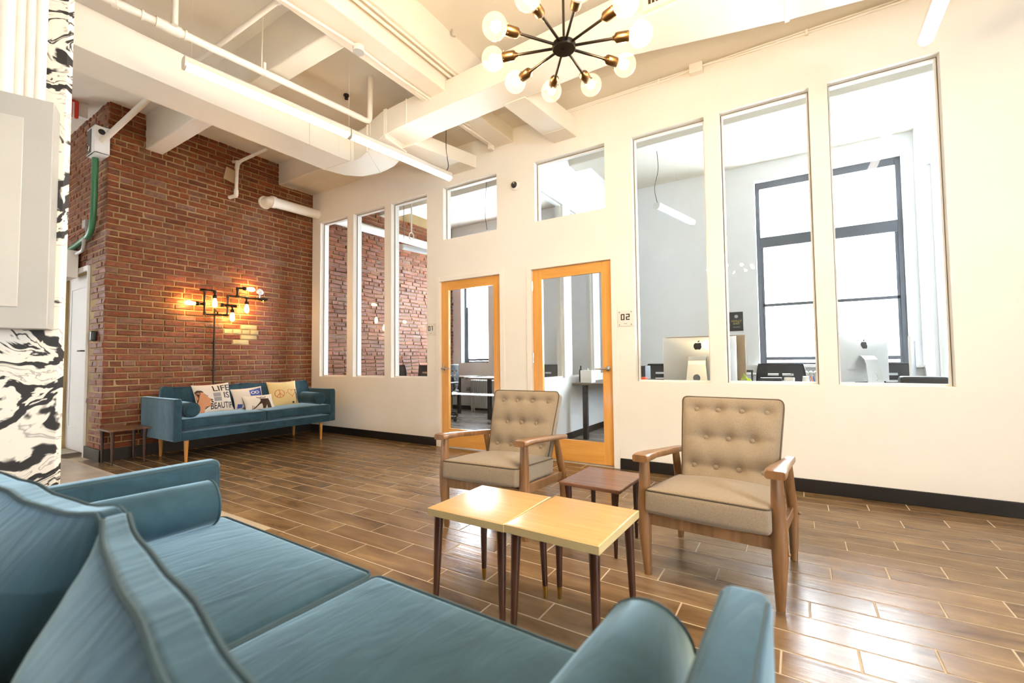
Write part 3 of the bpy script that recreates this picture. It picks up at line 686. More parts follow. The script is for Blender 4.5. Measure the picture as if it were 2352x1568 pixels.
def prints_life(P_):
    face = [(-0.98, 0.42), (-0.90, 0.50), (-0.72, 0.46), (-0.55, 0.36), (-0.46, 0.16), (-0.40, 0.02), (-0.26, -0.10), (-0.33, -0.16), (-0.24, -0.22), (-0.36, -0.30), (-0.20, -0.44), (-0.24, -0.54), (-0.46, -0.58), (-0.62, -0.66), (-0.64, -0.98), (-0.98, -0.98)]
    hair = [(-0.985, 0.50), (-0.86, 0.60), (-0.66, 0.56), (-0.56, 0.42), (-0.70, 0.40), (-0.80, 0.22), (-0.86, 0.02), (-0.92, -0.2), (-0.985, -0.25)]
    mouth = [[(-0.26, -0.10), (-0.16, -0.16), (-0.20, -0.22), (-0.33, -0.16)], [(-0.24, -0.22), (-0.13, -0.34), (-0.20, -0.38), (-0.30, -0.28)]]
    yield 'print_face', [face], 'skin'
    yield 'print_hair', [hair], 'brown_ink'
    for q in mouth: yield 'print_mouth', [q], 'brown_ink'
    yield 'print_shadow', [[(-0.64, -0.58), (-0.24, -0.53), (-0.46, -0.63), (-0.62, -0.74)]], 'brown_ink'
    yield 'print_eye', line([(-0.55, 0.22), (-0.44, 0.18), (-0.40, 0.10)], 0.03), 'brown_ink'
    for q in ([(-0.10, 0.02), (0.34, 0.02), (0.34, 0.30), (-0.10, 0.30)], [(-0.10, -0.30), (0.34, -0.30), (0.34, -0.01), (-0.10, -0.01)]): yield 'print_frame', [q], 'grey_ink'
    yield 'lettering', uvtext('LIFE', 0.46, 0.63, 0.42, 1.05), 'ink_k'
    yield 'lettering', uvtext('IS', 0.70, 0.10, 0.42, 1.0), 'ink_k'
    yield 'lettering', uvtext('BEAUTIFUL', 0.50, -0.60, 0.42, 0.58), 'ink_k'
def prints_peace(P_):
    yield 'print_peace', ring(-0.42, -0.05, 0.34, 0.04)+line([(-0.42, 0.27), (-0.42, -0.37)], 0.04)+line([(-0.42, -0.03), (-0.65, -0.27)], 0.04)+line([(-0.42, -0.03), (-0.19, -0.27)], 0.04)+line([(0.0, -0.04), (0.08, -0.04)], 0.04)+line([(0.04, -0.08), (0.04, 0.0)], 0.04), 'red_ink'
    heart = [(0.46+0.30*sin(a)**3, 0.0+0.022*(13*cos(a)-5*cos(2*a)-2*cos(3*a)-cos(4*a))) for a in [2*pi*i/36 for i in range(37)]]
    yield 'print_heart', line(heart, 0.035), 'red_ink'
    yield 'print_figure', [[(0.80, 0.10), (0.88, 0.08), (0.93, -0.10), (0.96, -0.85), (0.88, -0.85), (0.84, -0.4), (0.79, -0.85), (0.74, -0.85), (0.78, -0.3)], [(0.72, 0.10), (0.82, 0.06), (0.82, 0.0), (0.72, 0.05)], [(0.42, -0.74), (0.58, -0.72), (0.58, -0.86), (0.42, -0.86)]], 'ink_k'
    yield 'print_head', ring(0.82, 0.20, 0.07, 0.07, 12), 'ink_k'
def prints_sketch(P_):
    yield 'print_shoes', [[(-0.62, -0.92), (-0.30, -0.50), (-0.02, 0.0), (0.02, 0.30), (-0.08, 0.42), (0.34, 0.36), (0.62, 0.34), (0.70, -0.2), (0.72, -0.90), (0.46, -0.92), (0.40, -0.5), (0.30, -0.92), (0.12, -0.92), (0.06, -0.3), (-0.10, -0.4), (-0.40, -0.84)]], 'brown_ink'
    yield 'print_marks', line([(-0.20, 0.66), (0.0, 0.5), (0.16, 0.64), (0.30, 0.5), (0.46, 0.62)], 0.08), 'ink_k'
    for q in ([(-0.60, -0.9), (-0.60, -0.45)], [(-0.52, -0.9), (-0.50, -0.5)]): yield 'print_marks', line(q, 0.03), 'ink_k'
def prints_blue(P_):
    for q in ([(0.05, 0.10), (0.90, 0.06), (0.90, 0.86), (0.05, 0.70)], [(-0.9, -0.9), (-0.6, -0.92), (-0.55, -0.6), (-0.85, -0.5)]): yield 'print_blue_panel', [q], 'blue_ink'
    yield 'print_loops', ring(0.28, 0.42, 0.16, 0.06, 16)+ring(0.58, 0.42, 0.16, 0.06, 16), 'canvas'
GP = 'printed throw pillows on the far sofa'
lean = radians(-20)
place_pillow('large white throw pillow lettered LIFE IS BEAUTIFUL beside a shouting face', 0.40, 0.36, 0.12, (2.354, 0.776), (2.705, 0.802), (2.768, 0.491), (2.433, 0.485), -5.74, lean, 'canvas', prints_life, GP)
place_pillow('white throw pillow with a blue printed corner, half hidden behind the smaller sketch pillow', 0.38, 0.27, 0.09, (2.804, 0.712), (3.151, 0.735), (3.192, 0.505), (2.823, 0.485), -5.80, lean, 'canvas', prints_blue, GP)
place_pillow('small white throw pillow with a dark brown sketch, front one of the middle pair', 0.37, 0.20, 0.09, (2.876, 0.618), (3.18, 0.644), (3.261, 0.468), (2.898, 0.476), -5.67, radians(-26), 'canvas', prints_sketch, GP)
place_pillow('yellowish throw pillow with a red peace sign and heart', 0.40, 0.35, 0.12, (3.195, 0.788), (3.561, 0.790), (3.646, 0.476), (3.278, 0.474), -5.76, lean, 'yellowcanvas', prints_peace, GP)

# ================================================================ ARMCHAIRS
def armchair(label, loc, rz):
    # local frame: front at y=0 facing -y, width along x about 0
    t = thing('armchair', label, 'armchair', loc, rz, 'beige tufted armchairs')
    hw = 0.285
    for s in (-1, 1):
        x = s*hw
        MB().tube([(x-s*0.006, 0.030, 0), (x-s*0.003, 0.022, 0.10), (x, 0.016, 0.22), (x, 0.014, 0.34), (x-s*0.002, 0.018, 0.47), (x-s*0.002, 0.020, 0.556)], [0.0175, 0.0235, 0.031, 0.031, 0.0265, 0.0235], 16).build('leg', 'walnut', t)
        MB().tube([(x, 0.60, 0), (x, 0.615, 0.10), (x, 0.625, 0.24), (x-s*0.004, 0.575, 0.36), (x-s*0.006, 0.515, 0.525)], [0.0165, 0.021, 0.026, 0.024, 0.019], 14).build('leg', 'walnut', t)
        # arm board with a gentle plan curve
        pts = [(-0.045, -0.036, 0.036, 0.586), (-0.030, -0.041, 0.040, 0.587), (0.02, -0.042, 0.040, 0.586), (0.12, -0.040, 0.034, 0.578), (0.28, -0.034, 0.028, 0.560), (0.45, -0.028, 0.024, 0.543), (0.60, -0.024, 0.021, 0.528), (0.675, -0.020, 0.018, 0.519), (0.685, -0.013, 0.012, 0.517)]
        vs, fs = [], []
        for (y, a, b, z) in pts:
            th = 0.034 if y < 0.1 else 0.030
            o_ = x-s*0.002
            vs += [(o_+a*1.0, y, z-th+0.006), (o_+a*0.86, y, z-th), (o_+b*0.86, y, z-th), (o_+b, y, z-th+0.006), (o_+b, y, z-0.007), (o_+b*0.8, y, z), (o_+a*0.8, y, z), (o_+a, y, z-0.007)]
        n = 8
        for i in range(len(pts)-1):
            for k in range(n): fs.append((i*n+k, i*n+(k+1) % n, (i+1)*n+(k+1) % n, (i+1)*n+k))
        fs += [tuple(range(n))[::-1], tuple(range((len(pts)-1)*n, len(pts)*n))]
        MB().add(vs, fs).build('arm', 'walnut', t, 50, recalc=True)
        MB().box(-0.012, 0.012, 0, 0.585, -0.026, 0.026, Matrix.Translation((x-s*0.006, 0.03, 0.292)) @ Matrix.Rotation(radians(-4.5), 4, 'X')).build('side_rail', 'walnut', t, 0, bevel=0.003)
        for yb, xo in ((0.016, 0.031), (0.62, 0.028)): MB().sphere((x+s*xo, yb, 0.240), 0.008, 8).build('bolt_cap', 'walnut', t)
    MB().box(-hw+0.01, hw-0.01, 0.006, 0.030, 0.248, 0.302).build('front_rail', 'walnut', t, 0, bevel=0.004)
    MB().box(-hw+0.01, hw-0.01, 0.585, 0.605, 0.20, 0.25).build('back_rail', 'walnut', t, 0, bevel=0.004)
    # seat
    SWd, SDp, SH = 0.525, 0.56, 0.112
    Ms = Matrix.Translation((0, -0.048+SDp/2, 0.352)) @ Matrix.Rotation(radians(-4.5), 4, 'X')
    st = MB().rbox(SWd, SDp, SH, 0.02, 12, (0.0, 0.006, 0.042), Ms).build('seat_cushion', 'fabric', t, 60)
    MB().tube([tuple(Ms @ Vector(p)) for p in cushion_piping(SWd, SDp, SH, 0.022, SH/2-0.006, 0.002, 0)], 0.0042, 6, cap=False).build('seat_piping', 'tan_piping', st)
    # tufted back, reclined
    BW0, BW1, BH, BT = 0.455, 0.525, 0.56, 0.085
    rows = [(0.205, [-0.69, -0.24, 0.235, 0.71]), (0.045, [-0.47, 0.0, 0.47]), (-0.115, [-0.72, -0.24, 0.24, 0.72])]
    btn = []
    hwz = lambda z: (BW0+(BW1-BW0)*(z+BH/2)/BH)/2
    for z, us in rows: btn += [(u*hwz(z), z) for u in us]
    def front(x, z):
        u = x/hwz(z); k = z/(BH/2)
        y = 0.044*(max(0, 1-u**6)*max(0, 1-k**6))**0.6
        dp = 0
        for bx, bz in btn:
            d2 = (x-bx)**2+(z-bz)**2; dp += 0.026*math.exp(-sqrt(d2)/0.022)+0.020*math.exp(-d2/0.0026)
        # soft horizontal folds between buttons of a row
        for rz_, _ in rows: dp += 0.009*math.exp(-((z-rz_)/0.017)**2)*max(0, 1-u**4)
        return y-min(dp, 0.046)
    N = 56; vs = []; fs = []; R_ = 0.035
    us = [-1+2*i/N for i in range(N+1)]
    def outline(u, k):
        # rounded rectangle
        z = k*BH/2; x = u*hwz(z); ax, az = hwz(z)-abs(x), BH/2-abs(z)
        if ax < R_ and az < R_:
            dx, dz = R_-ax, R_-az; d_ = sqrt(dx*dx+dz*dz); m_ = max(dx, dz)
            if d_ > 1e-9:
                f = m_/d_; x = math.copysign(hwz(z)-R_+dx*f, x); z = math.copysign(BH/2-R_+dz*f, z)
        return x, z
    for j in range(N+1):
        for i in range(N+1):
            x, z = outline(us[i], us[j]); vs.append((x, -(BT/2-0.008)-front(x, z)+0.0, z))
    for j in range(N):
        for i in range(N): fs.append((j*(N+1)+i, j*(N+1)+i+1, (j+1)*(N+1)+i+1, (j+1)*(N+1)+i))
    rim = [j for j in range(N+1)]+[(i)*(N+1)+N for i in range(1, N+1)]+[N*(N+1)+i for i in range(N-1, -1, -1)]+[i*(N+1) for i in range(N-1, 0, -1)]
    o1 = len(vs); vs += [(vs[r][0], BT/2-0.012, vs[r][2]) for r in rim]
    o2 = len(vs); vs += [(vs[r][0]*0.93, BT/2, vs[r][2]*0.95) for r in rim]
    L = len(rim)
    for i in range(L): fs += [(rim[(i+1) % L], rim[i], o1+i, o1+(i+1) % L), (o1+(i+1) % L, o1+i, o2+i, o2+(i+1) % L)]
    fs.append(tuple(o2+i for i in range(L)))
    Mb = Matrix.Translation((0, 0.572, 0.545)) @ Matrix.Rotation(radians(-20), 4, 'X')
    bk = MB().add(vs, fs, Mb).build('backrest', 'fabric', t, 70, recalc=True)
    pp = [vs[r] for r in rim]+[vs[rim[0]]]
    MB().tube([tuple(Mb @ Vector((p[0]*1.004, p[1]-0.001, p[2]*1.004))) for p in pp], 0.0038, 6, cap=False).build('back_piping', 'tan_piping', bk)
    for bx, bz in btn:
        MB().sphere(tuple(Mb @ Vector((bx, -(BT/2-0.008)-front(bx, bz)-0.005, bz))), 0.014, 8, (1, 0.65, 1)).build('button', 'fabric', bk)
    return t
armchair('beige tufted armchair with walnut arms, right one, in front of the plain wall', (-0.3665, 2.192, 0), radians(-4.0))
armchair('beige tufted armchair with walnut arms, left one, in front of the maple doors', (-1.636, 2.222, 0), radians(4.5))

# ================================================================ TABLES
def coffee_table(label, loc, rz, W_, D_):
    t = thing('coffee_table', label, 'table', loc, rz, 'honey laminate coffee tables')
    H, T = 0.437, 0.030
    MB().rbox(W_-0.006, D_-0.006, T-0.002, 0.003, 2, M=Matrix.Translation((0, 0, H-T/2+0.001))).build('top', 'laminate', t, 30)
    e = 0.004; f = MB()
    f.box(-W_/2, W_/2, -D_/2, -D_/2+e, H-T, H-0.0015).box(-W_/2, W_/2, D_/2-e, D_/2, H-T, H-0.0015).box(-W_/2, -W_/2+e, -D_/2+e, D_/2-e, H-T, H-0.0015).box(W_/2-e, W_/2, -D_/2+e, D_/2-e, H-T, H-0.0015)
    f.build('edge_band', 'edge', t, 0)
    for sx in (-1, 1):
        for sy in (-1, 1):
            a = Vector((sx*(W_/2-0.032), sy*(D_/2-0.036), H-T)); b = Vector((sx*(W_/2-0.022), sy*(D_/2-0.022), 0.0)); c = b+(a-b)*0.13
            lg = MB().tube([b+(a-b)*0.12, a], [0.0115, 0.0195], 16).build('leg', 'darkleg', t)
            MB().tube([b, c], [0.0085, 0.0121], 14).build('ferrule', 'brass', lg)
    return t
coffee_table('honey laminate coffee table with dark tapered legs, left one of the abutting pair', (-1.1335, 1.612, 0), radians(0.3), 0.378, 0.392)
coffee_table('honey laminate coffee table with dark tapered legs, right one of the abutting pair', (-0.7495, 1.624, 0), radians(-1.2), 0.378, 0.415)
def end_table(label, loc, rz, W_, D_, H, top, leg_in, group):
    t = thing('end_table', label, 'table', loc, rz, group)
    MB().box(-W_/2, W_/2, -D_/2, D_/2, H-0.020, H).build('top', top, t, 0, bevel=0.005)
    for sx in (-1, 1):
        for sy in (-1, 1):
            x, y = sx*(W_/2-leg_in), sy*(D_/2-leg_in)
            MB().tube([(x, y, 0), (x, y, 0.20), (x, y, 0.27), (x+sx*0.004, y+sy*0.004, H-0.019)], [0.0085, 0.0145, 0.0165, 0.021], 14).build('leg', 'darkleg', t)
    return t
end_table('dark rosewood end table between the two armchairs', (-0.965, 2.493, 0), radians(-2.0), 0.355, 0.41, 0.366, 'rosewood', 0.042, 'dark end tables')
end_table('dark walnut end table in the brick corner beside the far sofa', (-6.135, 1.868, 0), 0, 0.385, 0.355, 0.37, 'rosewood', 0.042, 'dark end tables')

# ================================================================ CHANDELIER
ch = thing('chandelier', 'black ten-arm sputnik chandelier with clear globe bulbs', 'chandelier', (-0.749, 1.597, 2.302))
MB().lathe([(0.044, -0.012), (0.047, -0.008), (0.047, 0.010), (0.040, 0.016), (0.012, 0.022)], 32).build('hub', 'bronze', ch)
MB().lathe([(0.009, -0.017), (0.009, -0.011)], 12).build('cap', 'iron', ch)
MB().tube([(0, 0, 0.02), (0, 0, CZ-2.302-0.03)], 0.0055, 10).lathe([(0.06, CZ-2.302-0.035), (0.06, CZ-2.302-0.002)], 24).build('rod', 'bronze', ch)
for k in range(10):
    a = radians(19+36*k); d = Vector((cos(a), sin(a), 0)); rb = 0.296
    arm = MB().tube([d*0.04, d*0.205], 0.0058, 10).build('arm', 'bronze', ch)
    s = MB().lathe([(0.008, 0.190), (0.0105, 0.197), (0.018, 0.202), (0.0198, 0.208), (0.0198, 0.250), (0.018, 0.254)], 18, at((0, 0, 0), d))
    pr = d.cross(Vector((0, 0, 1)))
    for q in range(3):
        b = (pr*cos(2*pi*q/3)+Vector((0, 0, 1))*sin(2*pi*q/3)); s.tube([d*0.247+b*0.017, d*0.247+b*0.024], 0.0022, 6)
    s.build('socket', 'antique', arm)
    g = MB().sphere(tuple(d*rb), 0.0475, 18); g.lathe([(0.015, 0.245), (0.017, 0.256)], 14, at((0, 0, 0), d)); g.build('bulb', 'bulb', arm)
    MB().sphere(tuple(d*(rb-0.004)), 0.019, 8, (1, 1, 1)).build('filament', 'filament', arm)

# ================================================================ LINEAR LIGHTS
def linear_light(label, p0, p1, units, cords, dif, wires=None, width=0.078):
    p0, p1 = Vector(p0), Vector(p1); d = p1-p0; L = d.length; rz = atan2(d.y, d.x)
    t = thing('linear_light', label, 'light', tuple(p0), rz, 'long suspended tube lights')
    W_ = width
    n = 10
    for i in range(units):
        a, b = L*i/units+0.004, L*(i+1)/units-0.004
        prof = [(-W_/2, 0.0), (-W_/2, 0.035), (-W_/2*0.7, 0.048), (W_/2*0.7, 0.048), (W_/2, 0.035), (W_/2, 0.0)]
        vs = [(x, y, z) for x in (a, b) for y, z in prof]; m_ = len(prof)
        MB().add(vs, [(k, (k+1) % m_, m_+(k+1) % m_, m_+k) for k in range(m_)]+[tuple(range(m_))[::-1], tuple(range(m_, 2*m_))]).build('housing', 'alu', t, 30, recalc=True)
        if dif == 'tube': MB().box(a+0.05, b-0.05, -W_*0.25, W_*0.25, 0.0465, 0.0495).build('added_uplight_strip', 'added_uplight', t, 0)  # unseen glowing strip, added to brighten the ceiling bays
        arc = [(W_/2*0.96*cos(pi+pi*k/n), 0.001+0.034*sin(pi+pi*k/n)) for k in range(n+1)]; m_ = len(arc)
        vs = [(x, y, z) for x in (a+0.012, b-0.012) for y, z in arc]
        MB().add(vs, [(k, k+1, m_+k+1, m_+k) for k in range(m_-1)]+[tuple(range(m_))[::-1], tuple(range(m_, 2*m_)), (m_-1, 0, m_, 2*m_-1)]).build('diffuser', dif, t, 60, recalc=True)
        for x in (a, b-0.012):
            arc2 = [(W_/2*1.02*cos(pi+pi*k/n), 0.038*sin(pi+pi*k/n)) for k in range(n+1)]; m2 = len(arc2)
            MB().add([(q, y, z) for q in (x, x+0.012) for y, z in arc2], [(k, k+1, m2+k+1, m2+k) for k in range(m2-1)]+[tuple(range(m2))[::-1], tuple(range(m2, 2*m2)), (m2-1, 0, m2, 2*m2-1)]).build('end_cap', 'alu', t, 40, recalc=True)
    for x in wires or (0.05, L/2, L-0.05): MB().tube([(x, 0, 0.045), (x, 0, CZ-p0.z)], 0.0012, 5).build('hanging_wire', 'alu', t)
    for c in cords: MB().tube(bend(c, 0.08), 0.0045, 6).build('power_cord', 'plastic', t)
    return t
linear_light('long white tube light hung along the left of the room, in front of the ducts', (-3.315, 1.265, 3.0), (-3.065, 3.645, 3.0), 2, [[(2.33, 0.0, 0.05), (2.385, 0.01, 0.12), (2.36, 0.03, 0.30), (2.34, 0.0, 0.52), (2.34, 0.0, 0.70)]], 'tube')
linear_light('long white tube light hung at the top right, its end toward the plain wall', (0.715, 1.26, 3.0), (0.738, 3.66, 3.0), 2, [], 'tube', (0.05, 1.2, 1.55))

# ================================================================ DUCTS AND PIPES
dt = thing('air_duct', 'white painted sheet-metal air duct running along the ceiling and turning above the doors', 'duct')
MB().prism([(-4.047, -0.6), (-4.031, 1.8), (-3.990, 2.95), (-4.404, 2.95), (-4.405, 1.97), (-4.40, -0.6)], 3.20, 3.50).build('main_run', 'duct', dt, 0, bevel=0.004)
SEC = [((-3.990, 2.95), (-4.404, 2.95), 3.2, 3.5), ((-3.975, 3.07), (-4.395, 3.10), 3.2, 3.5), ((-3.95, 3.105), (-4.34, 3.30), 3.203, 3.503), ((-3.86, 3.118), (-4.23, 3.455), 3.22, 3.515),
       ((-3.75, 3.118), (-4.06, 3.565), 3.26, 3.545), ((-3.63, 3.108), (-3.87, 3.60), 3.305, 3.575), ((-3.52, 3.095), (-3.68, 3.545), 3.337, 3.595), ((-3.44, 3.087), (-3.50, 3.455), 3.35, 3.602)]
vs = [(p[0], p[1], z) for i_, o_, a_, b_ in SEC for p, z in ((i_, a_), (o_, a_), (o_, b_), (i_, b_))]
MB().add(vs, [(4*i+k, 4*i+(k+1) % 4, 4*i+4+(k+1) % 4, 4*i+4+k) for i in range(len(SEC)-1) for k in range(4)]+[(0, 1, 2, 3), tuple(range(4*len(SEC)-1, 4*len(SEC)-5, -1))]).build('elbow', 'duct', dt, 40, recalc=True)
MB().prism([(-3.46, 3.089), (-3.235, 3.072), (-2.003, 3.024), (-0.9, 2.98), (1.6, 2.90), (1.6, 3.80), (0.021, 3.534), (-0.408, 3.439), (-0.972, 3.304), (-1.459, 3.316), (-3.0, 3.379), (-3.50, 3.45)], 3.35, 3.592).build('cross_run', 'duct', dt, 0, bevel=0.004)
MB().prism([(-3.75, 3.35), (-3.322, 3.385), (-3.132, 4.206), (-3.56, 4.206)], 3.325, 3.475).build('branch', 'duct', dt, 0, bevel=0.003)
MB().prism([(-2.165, 3.31), (-1.934, 3.31), (-1.843, 4.206), (-2.104, 4.206)], 3.343, 3.537).build('branch', 'duct', dt, 0, bevel=0.003)
def flange(p, q, z0, z1, t=0.008, w_=0.022):
    p, q = Vector((*p, 0)), Vector((*q, 0)); d = (q-p).normalized(); n_ = Vector((-d.y, d.x, 0))*w_/2
    a, b = p-d*t, q+d*t
    MB().prism([(a-n_)[:2], (b-n_)[:2], (b+n_)[:2], (a+n_)[:2]], z0-t, z1+t).build('flange', 'duct', dt, 0, bevel=0.002)
flange((-3.75, 3.118), (-4.06, 3.565), 3.265, 3.54, 0.006, 0.02); flange((-3.70, 3.115), (-3.98, 3.58), 3.285, 3.555, 0.005, 0.012)
flange((-3.455, 3.087), (-3.515, 3.458), 3.345, 3.598, 0.007, 0.022); flange((-3.43, 3.085), (-3.485, 3.455), 3.35, 3.598, 0.005, 0.012)
MB().prism([(-3.53, 3.10), (-3.45, 3.09), (-3.51, 3.45), (-3.59, 3.48)], 3.315, 3.36).build('lip', 'duct', dt, 0, bevel=0.003)
flange((-3.13, 3.068), (-3.09, 3.383), 3.35, 3.592, 0.006, 0.014); flange((-2.10, 3.98), (-1.866, 3.98), 3.343, 3.537, 0.003, 0.01)
flange((-4.405, 2.55), (-3.995, 2.62), 3.2, 3.5, 0.003, 0.01); flange((-4.40, 3.06), (-3.965, 3.08), 3.2, 3.5, 0.004, 0.012)
flange((0.02, 2.955), (0.02, 3.536), 3.35, 3.592, 0.008, 0.03); flange((-3.19, 3.97), (-3.62, 3.95), 3.325, 3.475, 0.003, 0.01)
gr = MB(); gr.box(-0.80, -0.20, 2.940, 2.975, 3.372, 3.545).build('vent_grille', 'duct', dt, 0, bevel=0.003)
for k in range(22):
    MB().box(-0.758+k*0.0245, -0.742+k*0.0245, 2.935, 2.942, 3.402, 3.515).build('grille_slot', 'brown_ink', dt, 0)

def pipe_thing(name, label, cat, tubes, mat, group=None, part='pipe'):
    t = thing(name, label, cat, (0, 0, 0), 0, group)
    for pts, r in tubes: MB().tube(pts, r, 14).build(part, mat, t)
    return t
sp = pipe_thing('sprinkler_pipe', 'thick white painted pipe running under the ceiling beside the tube light', 'pipe',
    [([(-3.85, -0.5, 3.48), (-3.80, 1.02, 3.48), (-3.60, 2.93, 3.48)], 0.029), (bend([(-3.602, 2.90, 3.48), (-3.592, 3.015, 3.48), (-3.586, 3.02, 3.95)], 0.06), 0.027), ([(-3.70, 1.36, 3.48), (-3.70, 1.36, 3.95)], 0.02)], 'pipe')
for a, b, r in (((-3.772, 1.27, 3.48), (-3.757, 1.42, 3.48), 0.038), ((-3.781, 1.19, 3.48), (-3.779, 1.205, 3.48), 0.036), ((-3.755, 1.44, 3.48), (-3.753, 1.455, 3.48), 0.036), ((-3.81, 1.04, 3.48), (-3.795, 1.07, 3.48), 0.035)): MB().tube([a, b], r, 14).build('coupling', 'pipe', sp)
MB().tube([(-3.70, 1.98, 3.51), (-3.70, 1.985, 3.95)], 0.005, 8).build('hanger', 'pipe', sp); MB().tube([(-3.69, 2.0, 3.45), (-3.69, 2.0, 3.56)], 0.012, 8).build('hanger', 'pipe', sp)
pipe_thing('branch_pipe', 'thin white painted pipe crossing the ceiling bay to the concrete beam', 'pipe', [([(-5.2, 1.715, 3.62), (-2.97, 1.735, 3.62)], 0.019), ([(-3.05, 1.735, 3.62), (-3.0, 1.735, 3.62)], 0.027)], 'pipe')
cb = pipe_thing('conduit', 'thin white conduit with a round box along the underside of the main beam', 'conduit', [(bend([(-2.86, 0.0, 3.488), (-2.855, 1.6, 3.488), (-2.80, 2.18, 3.487), (-2.80, 2.30, 3.487), (-2.815, 2.6, 3.488), (-2.80, 3.66, 3.488)], 0.2), 0.010), ([(-2.84, 2.9, 3.488), (-2.84, 4.1, 3.488)], 0.010)], 'pipe')
MB().lathe([(0.045, 0), (0.045, 0.045)], 24, Matrix.Translation((-2.80, 2.24, 3.45))).build('round_box', 'pipe', cb); MB().lathe([(0.042, -0.004), (0.042, 0.001)], 24, Matrix.Translation((-2.80, 2.24, 3.45))).build('cover_plate', 'steel_grey', cb)
MB().box(-2.88, -2.84, 4.08, 4.16, 3.44, 3.50).build('junction_box', 'pipe', cb, 0, bevel=0.004)
pipe_thing('conduit', 'twin white conduits clipped beside the main beam, nearest the chandelier', 'conduit', [(bend([(-2.58, 0.0, 3.625), (-2.58, 3.4, 3.625), (-2.45, 3.62, 3.63), (-2.20, 3.64, 3.63)], 0.12), 0.014), ([(-2.535, 0.0, 3.632), (-2.535, 3.62, 3.632)], 0.011)], 'pipe')
wc = pipe_thing('conduit', 'thin cream conduit along the top of the white partition with a small square box', 'conduit', [(bend([(-1.90, 4.196, 3.625), (-0.88, 4.196, 3.622), (-0.80, 4.19, 3.628), (-0.72, 4.18, 3.63)], 0.05), 0.009), (bend([(-0.62, 4.18, 3.632), (-0.50, 4.19, 3.636), (-0.4, 4.196, 3.625), (3.4, 4.196, 3.618)], 0.06), 0.009), ([(-1.2, 4.198, 3.646), (3.4, 4.198, 3.640)], 0.006)], 'wall')
MB().box(-0.728, -0.616, 4.145, 4.208, 3.58, 3.69).build('junction_box', 'wall', wc, 0, bevel=0.005); MB().lathe([(0.007, 0), (0.007, 0.004)], 10, at((-0.637, 4.145, 3.672), (0, -1, 0))).build('knockout', 'brass', wc)
for x in (-1.0, 0.15): MB().box(x-0.01, x+0.01, 4.184, 4.209, 3.605, 3.65).build('clip', 'wall', wc, 0, bevel=0.002)
hp = pipe_thing('heating_pipe', 'fat white pipe along the brick wall passing through the partition into the left office', 'pipe', [(bend([(-6.34, 3.45, 3.32), (-6.205, 3.45, 3.32), (-6.205, 3.7, 3.327), (-6.205, YB, 3.375)], 0.07), 0.072)], 'pipe')
MB().tube([(-6.205, 3.475, 3.32), (-6.205, 3.53, 3.322)], 0.083, 18).tube([(-6.30, 3.45, 3.32), (-6.33, 3.45, 3.32)], 0.09, 18).build('fitting', 'pipe', hp)
hd = pipe_thing('drop_pipe', 'thin white pipe dropping down the brick from under the ceiling beam', 'pipe', [(bend([(-5.95, 3.27, 3.93), (-6.22, 3.06, 3.75), (-6.235, 3.03, 3.68), (-6.235, 3.02, 3.25)], 0.03), 0.021), ([(-6.34, 2.99, 3.26), (-6.23, 3.015, 3.27)], 0.024), ([(-6.34, 3.03, 3.76), (-6.22, 3.05, 3.74)], 0.02)], 'pipe')
MB().tube([(-6.235, 3.022, 3.35), (-6.235, 3.02, 3.27)], 0.028, 12).tube([(-6.232, 3.035, 3.74), (-6.235, 3.028, 3.64)], 0.028, 12).build('fitting', 'pipe', hd)
tag(MB().box(-6.335, -6.322, -0.075, 0.075, -0.085, 0.085, Matrix.Translation((0, 2.995, 3.56)) @ Matrix.Rotation(radians(-12), 4, 'X')).build('plywood_board', 'cardboard', None, 0), 'small tan square board fixed high on the brick behind the drop pipe', 'board')
tag(MB().lathe([(0.03, 0), (0.034, -0.01), (0.018, -0.03), (0.02, -0.05)], 14, Matrix.Translation((-4.06, 3.09, CZ))).build('ceiling_hook', 'iron'), 'small black hook fitting in the ceiling bay above the tube light', 'hook')
tag(MB().tube(bend([(-2.47, 2.97, CZ), (-2.47, 2.97, CZ-0.06), (-2.44, 2.98, CZ-0.07)], 0.02), 0.008, 8).build('ceiling_bracket', 'steel_grey'), 'small grey bracket on the ceiling above the cross duct', 'bracket')

# ---------------------------------------------------------------- wall items
sc = thing('security_camera', 'white dome security camera with dark lens between the transom windows', 'camera', (-2.588, D0, 2.992))
MB().lathe([(0.052, 0), (0.052, 0.02), (0.046, 0.032), (0.036, 0.04)], 24, at((0, 0, 0), (0, -1, 0))).build('housing', 'trim', sc); MB().sphere((0, -0.034, 0), 0.037, 12).build('dome', 'plastic', sc); MB().tube([(0.012, -0.068, 0.008), (0.014, -0.073, 0.009)], 0.01, 12).build('lens', 'chrome', sc)
def digit(mb, ch_, x, h=0.058, wd=0.036, t=0.0095, y=-0.012):
    S = {'0': 'abcdef', '1': 'bcx', '2': 'abged'}[ch_]
    B = dict(a=(0, wd, h-t, h), d=(0, wd, 0, t), g=(0, wd, h/2-t/2, h/2+t/2), f=(0, t, h/2, h), e=(0, t, 0, h/2), b=(wd-t, wd, h/2, h), c=(wd-t, wd, 0, h/2), x=(wd-t*2.0, wd-t, h-t, h))
    for k in S: q = B[k]; mb.box(x+q[0], x+q[1], y, y+0.003, q[2], q[3])
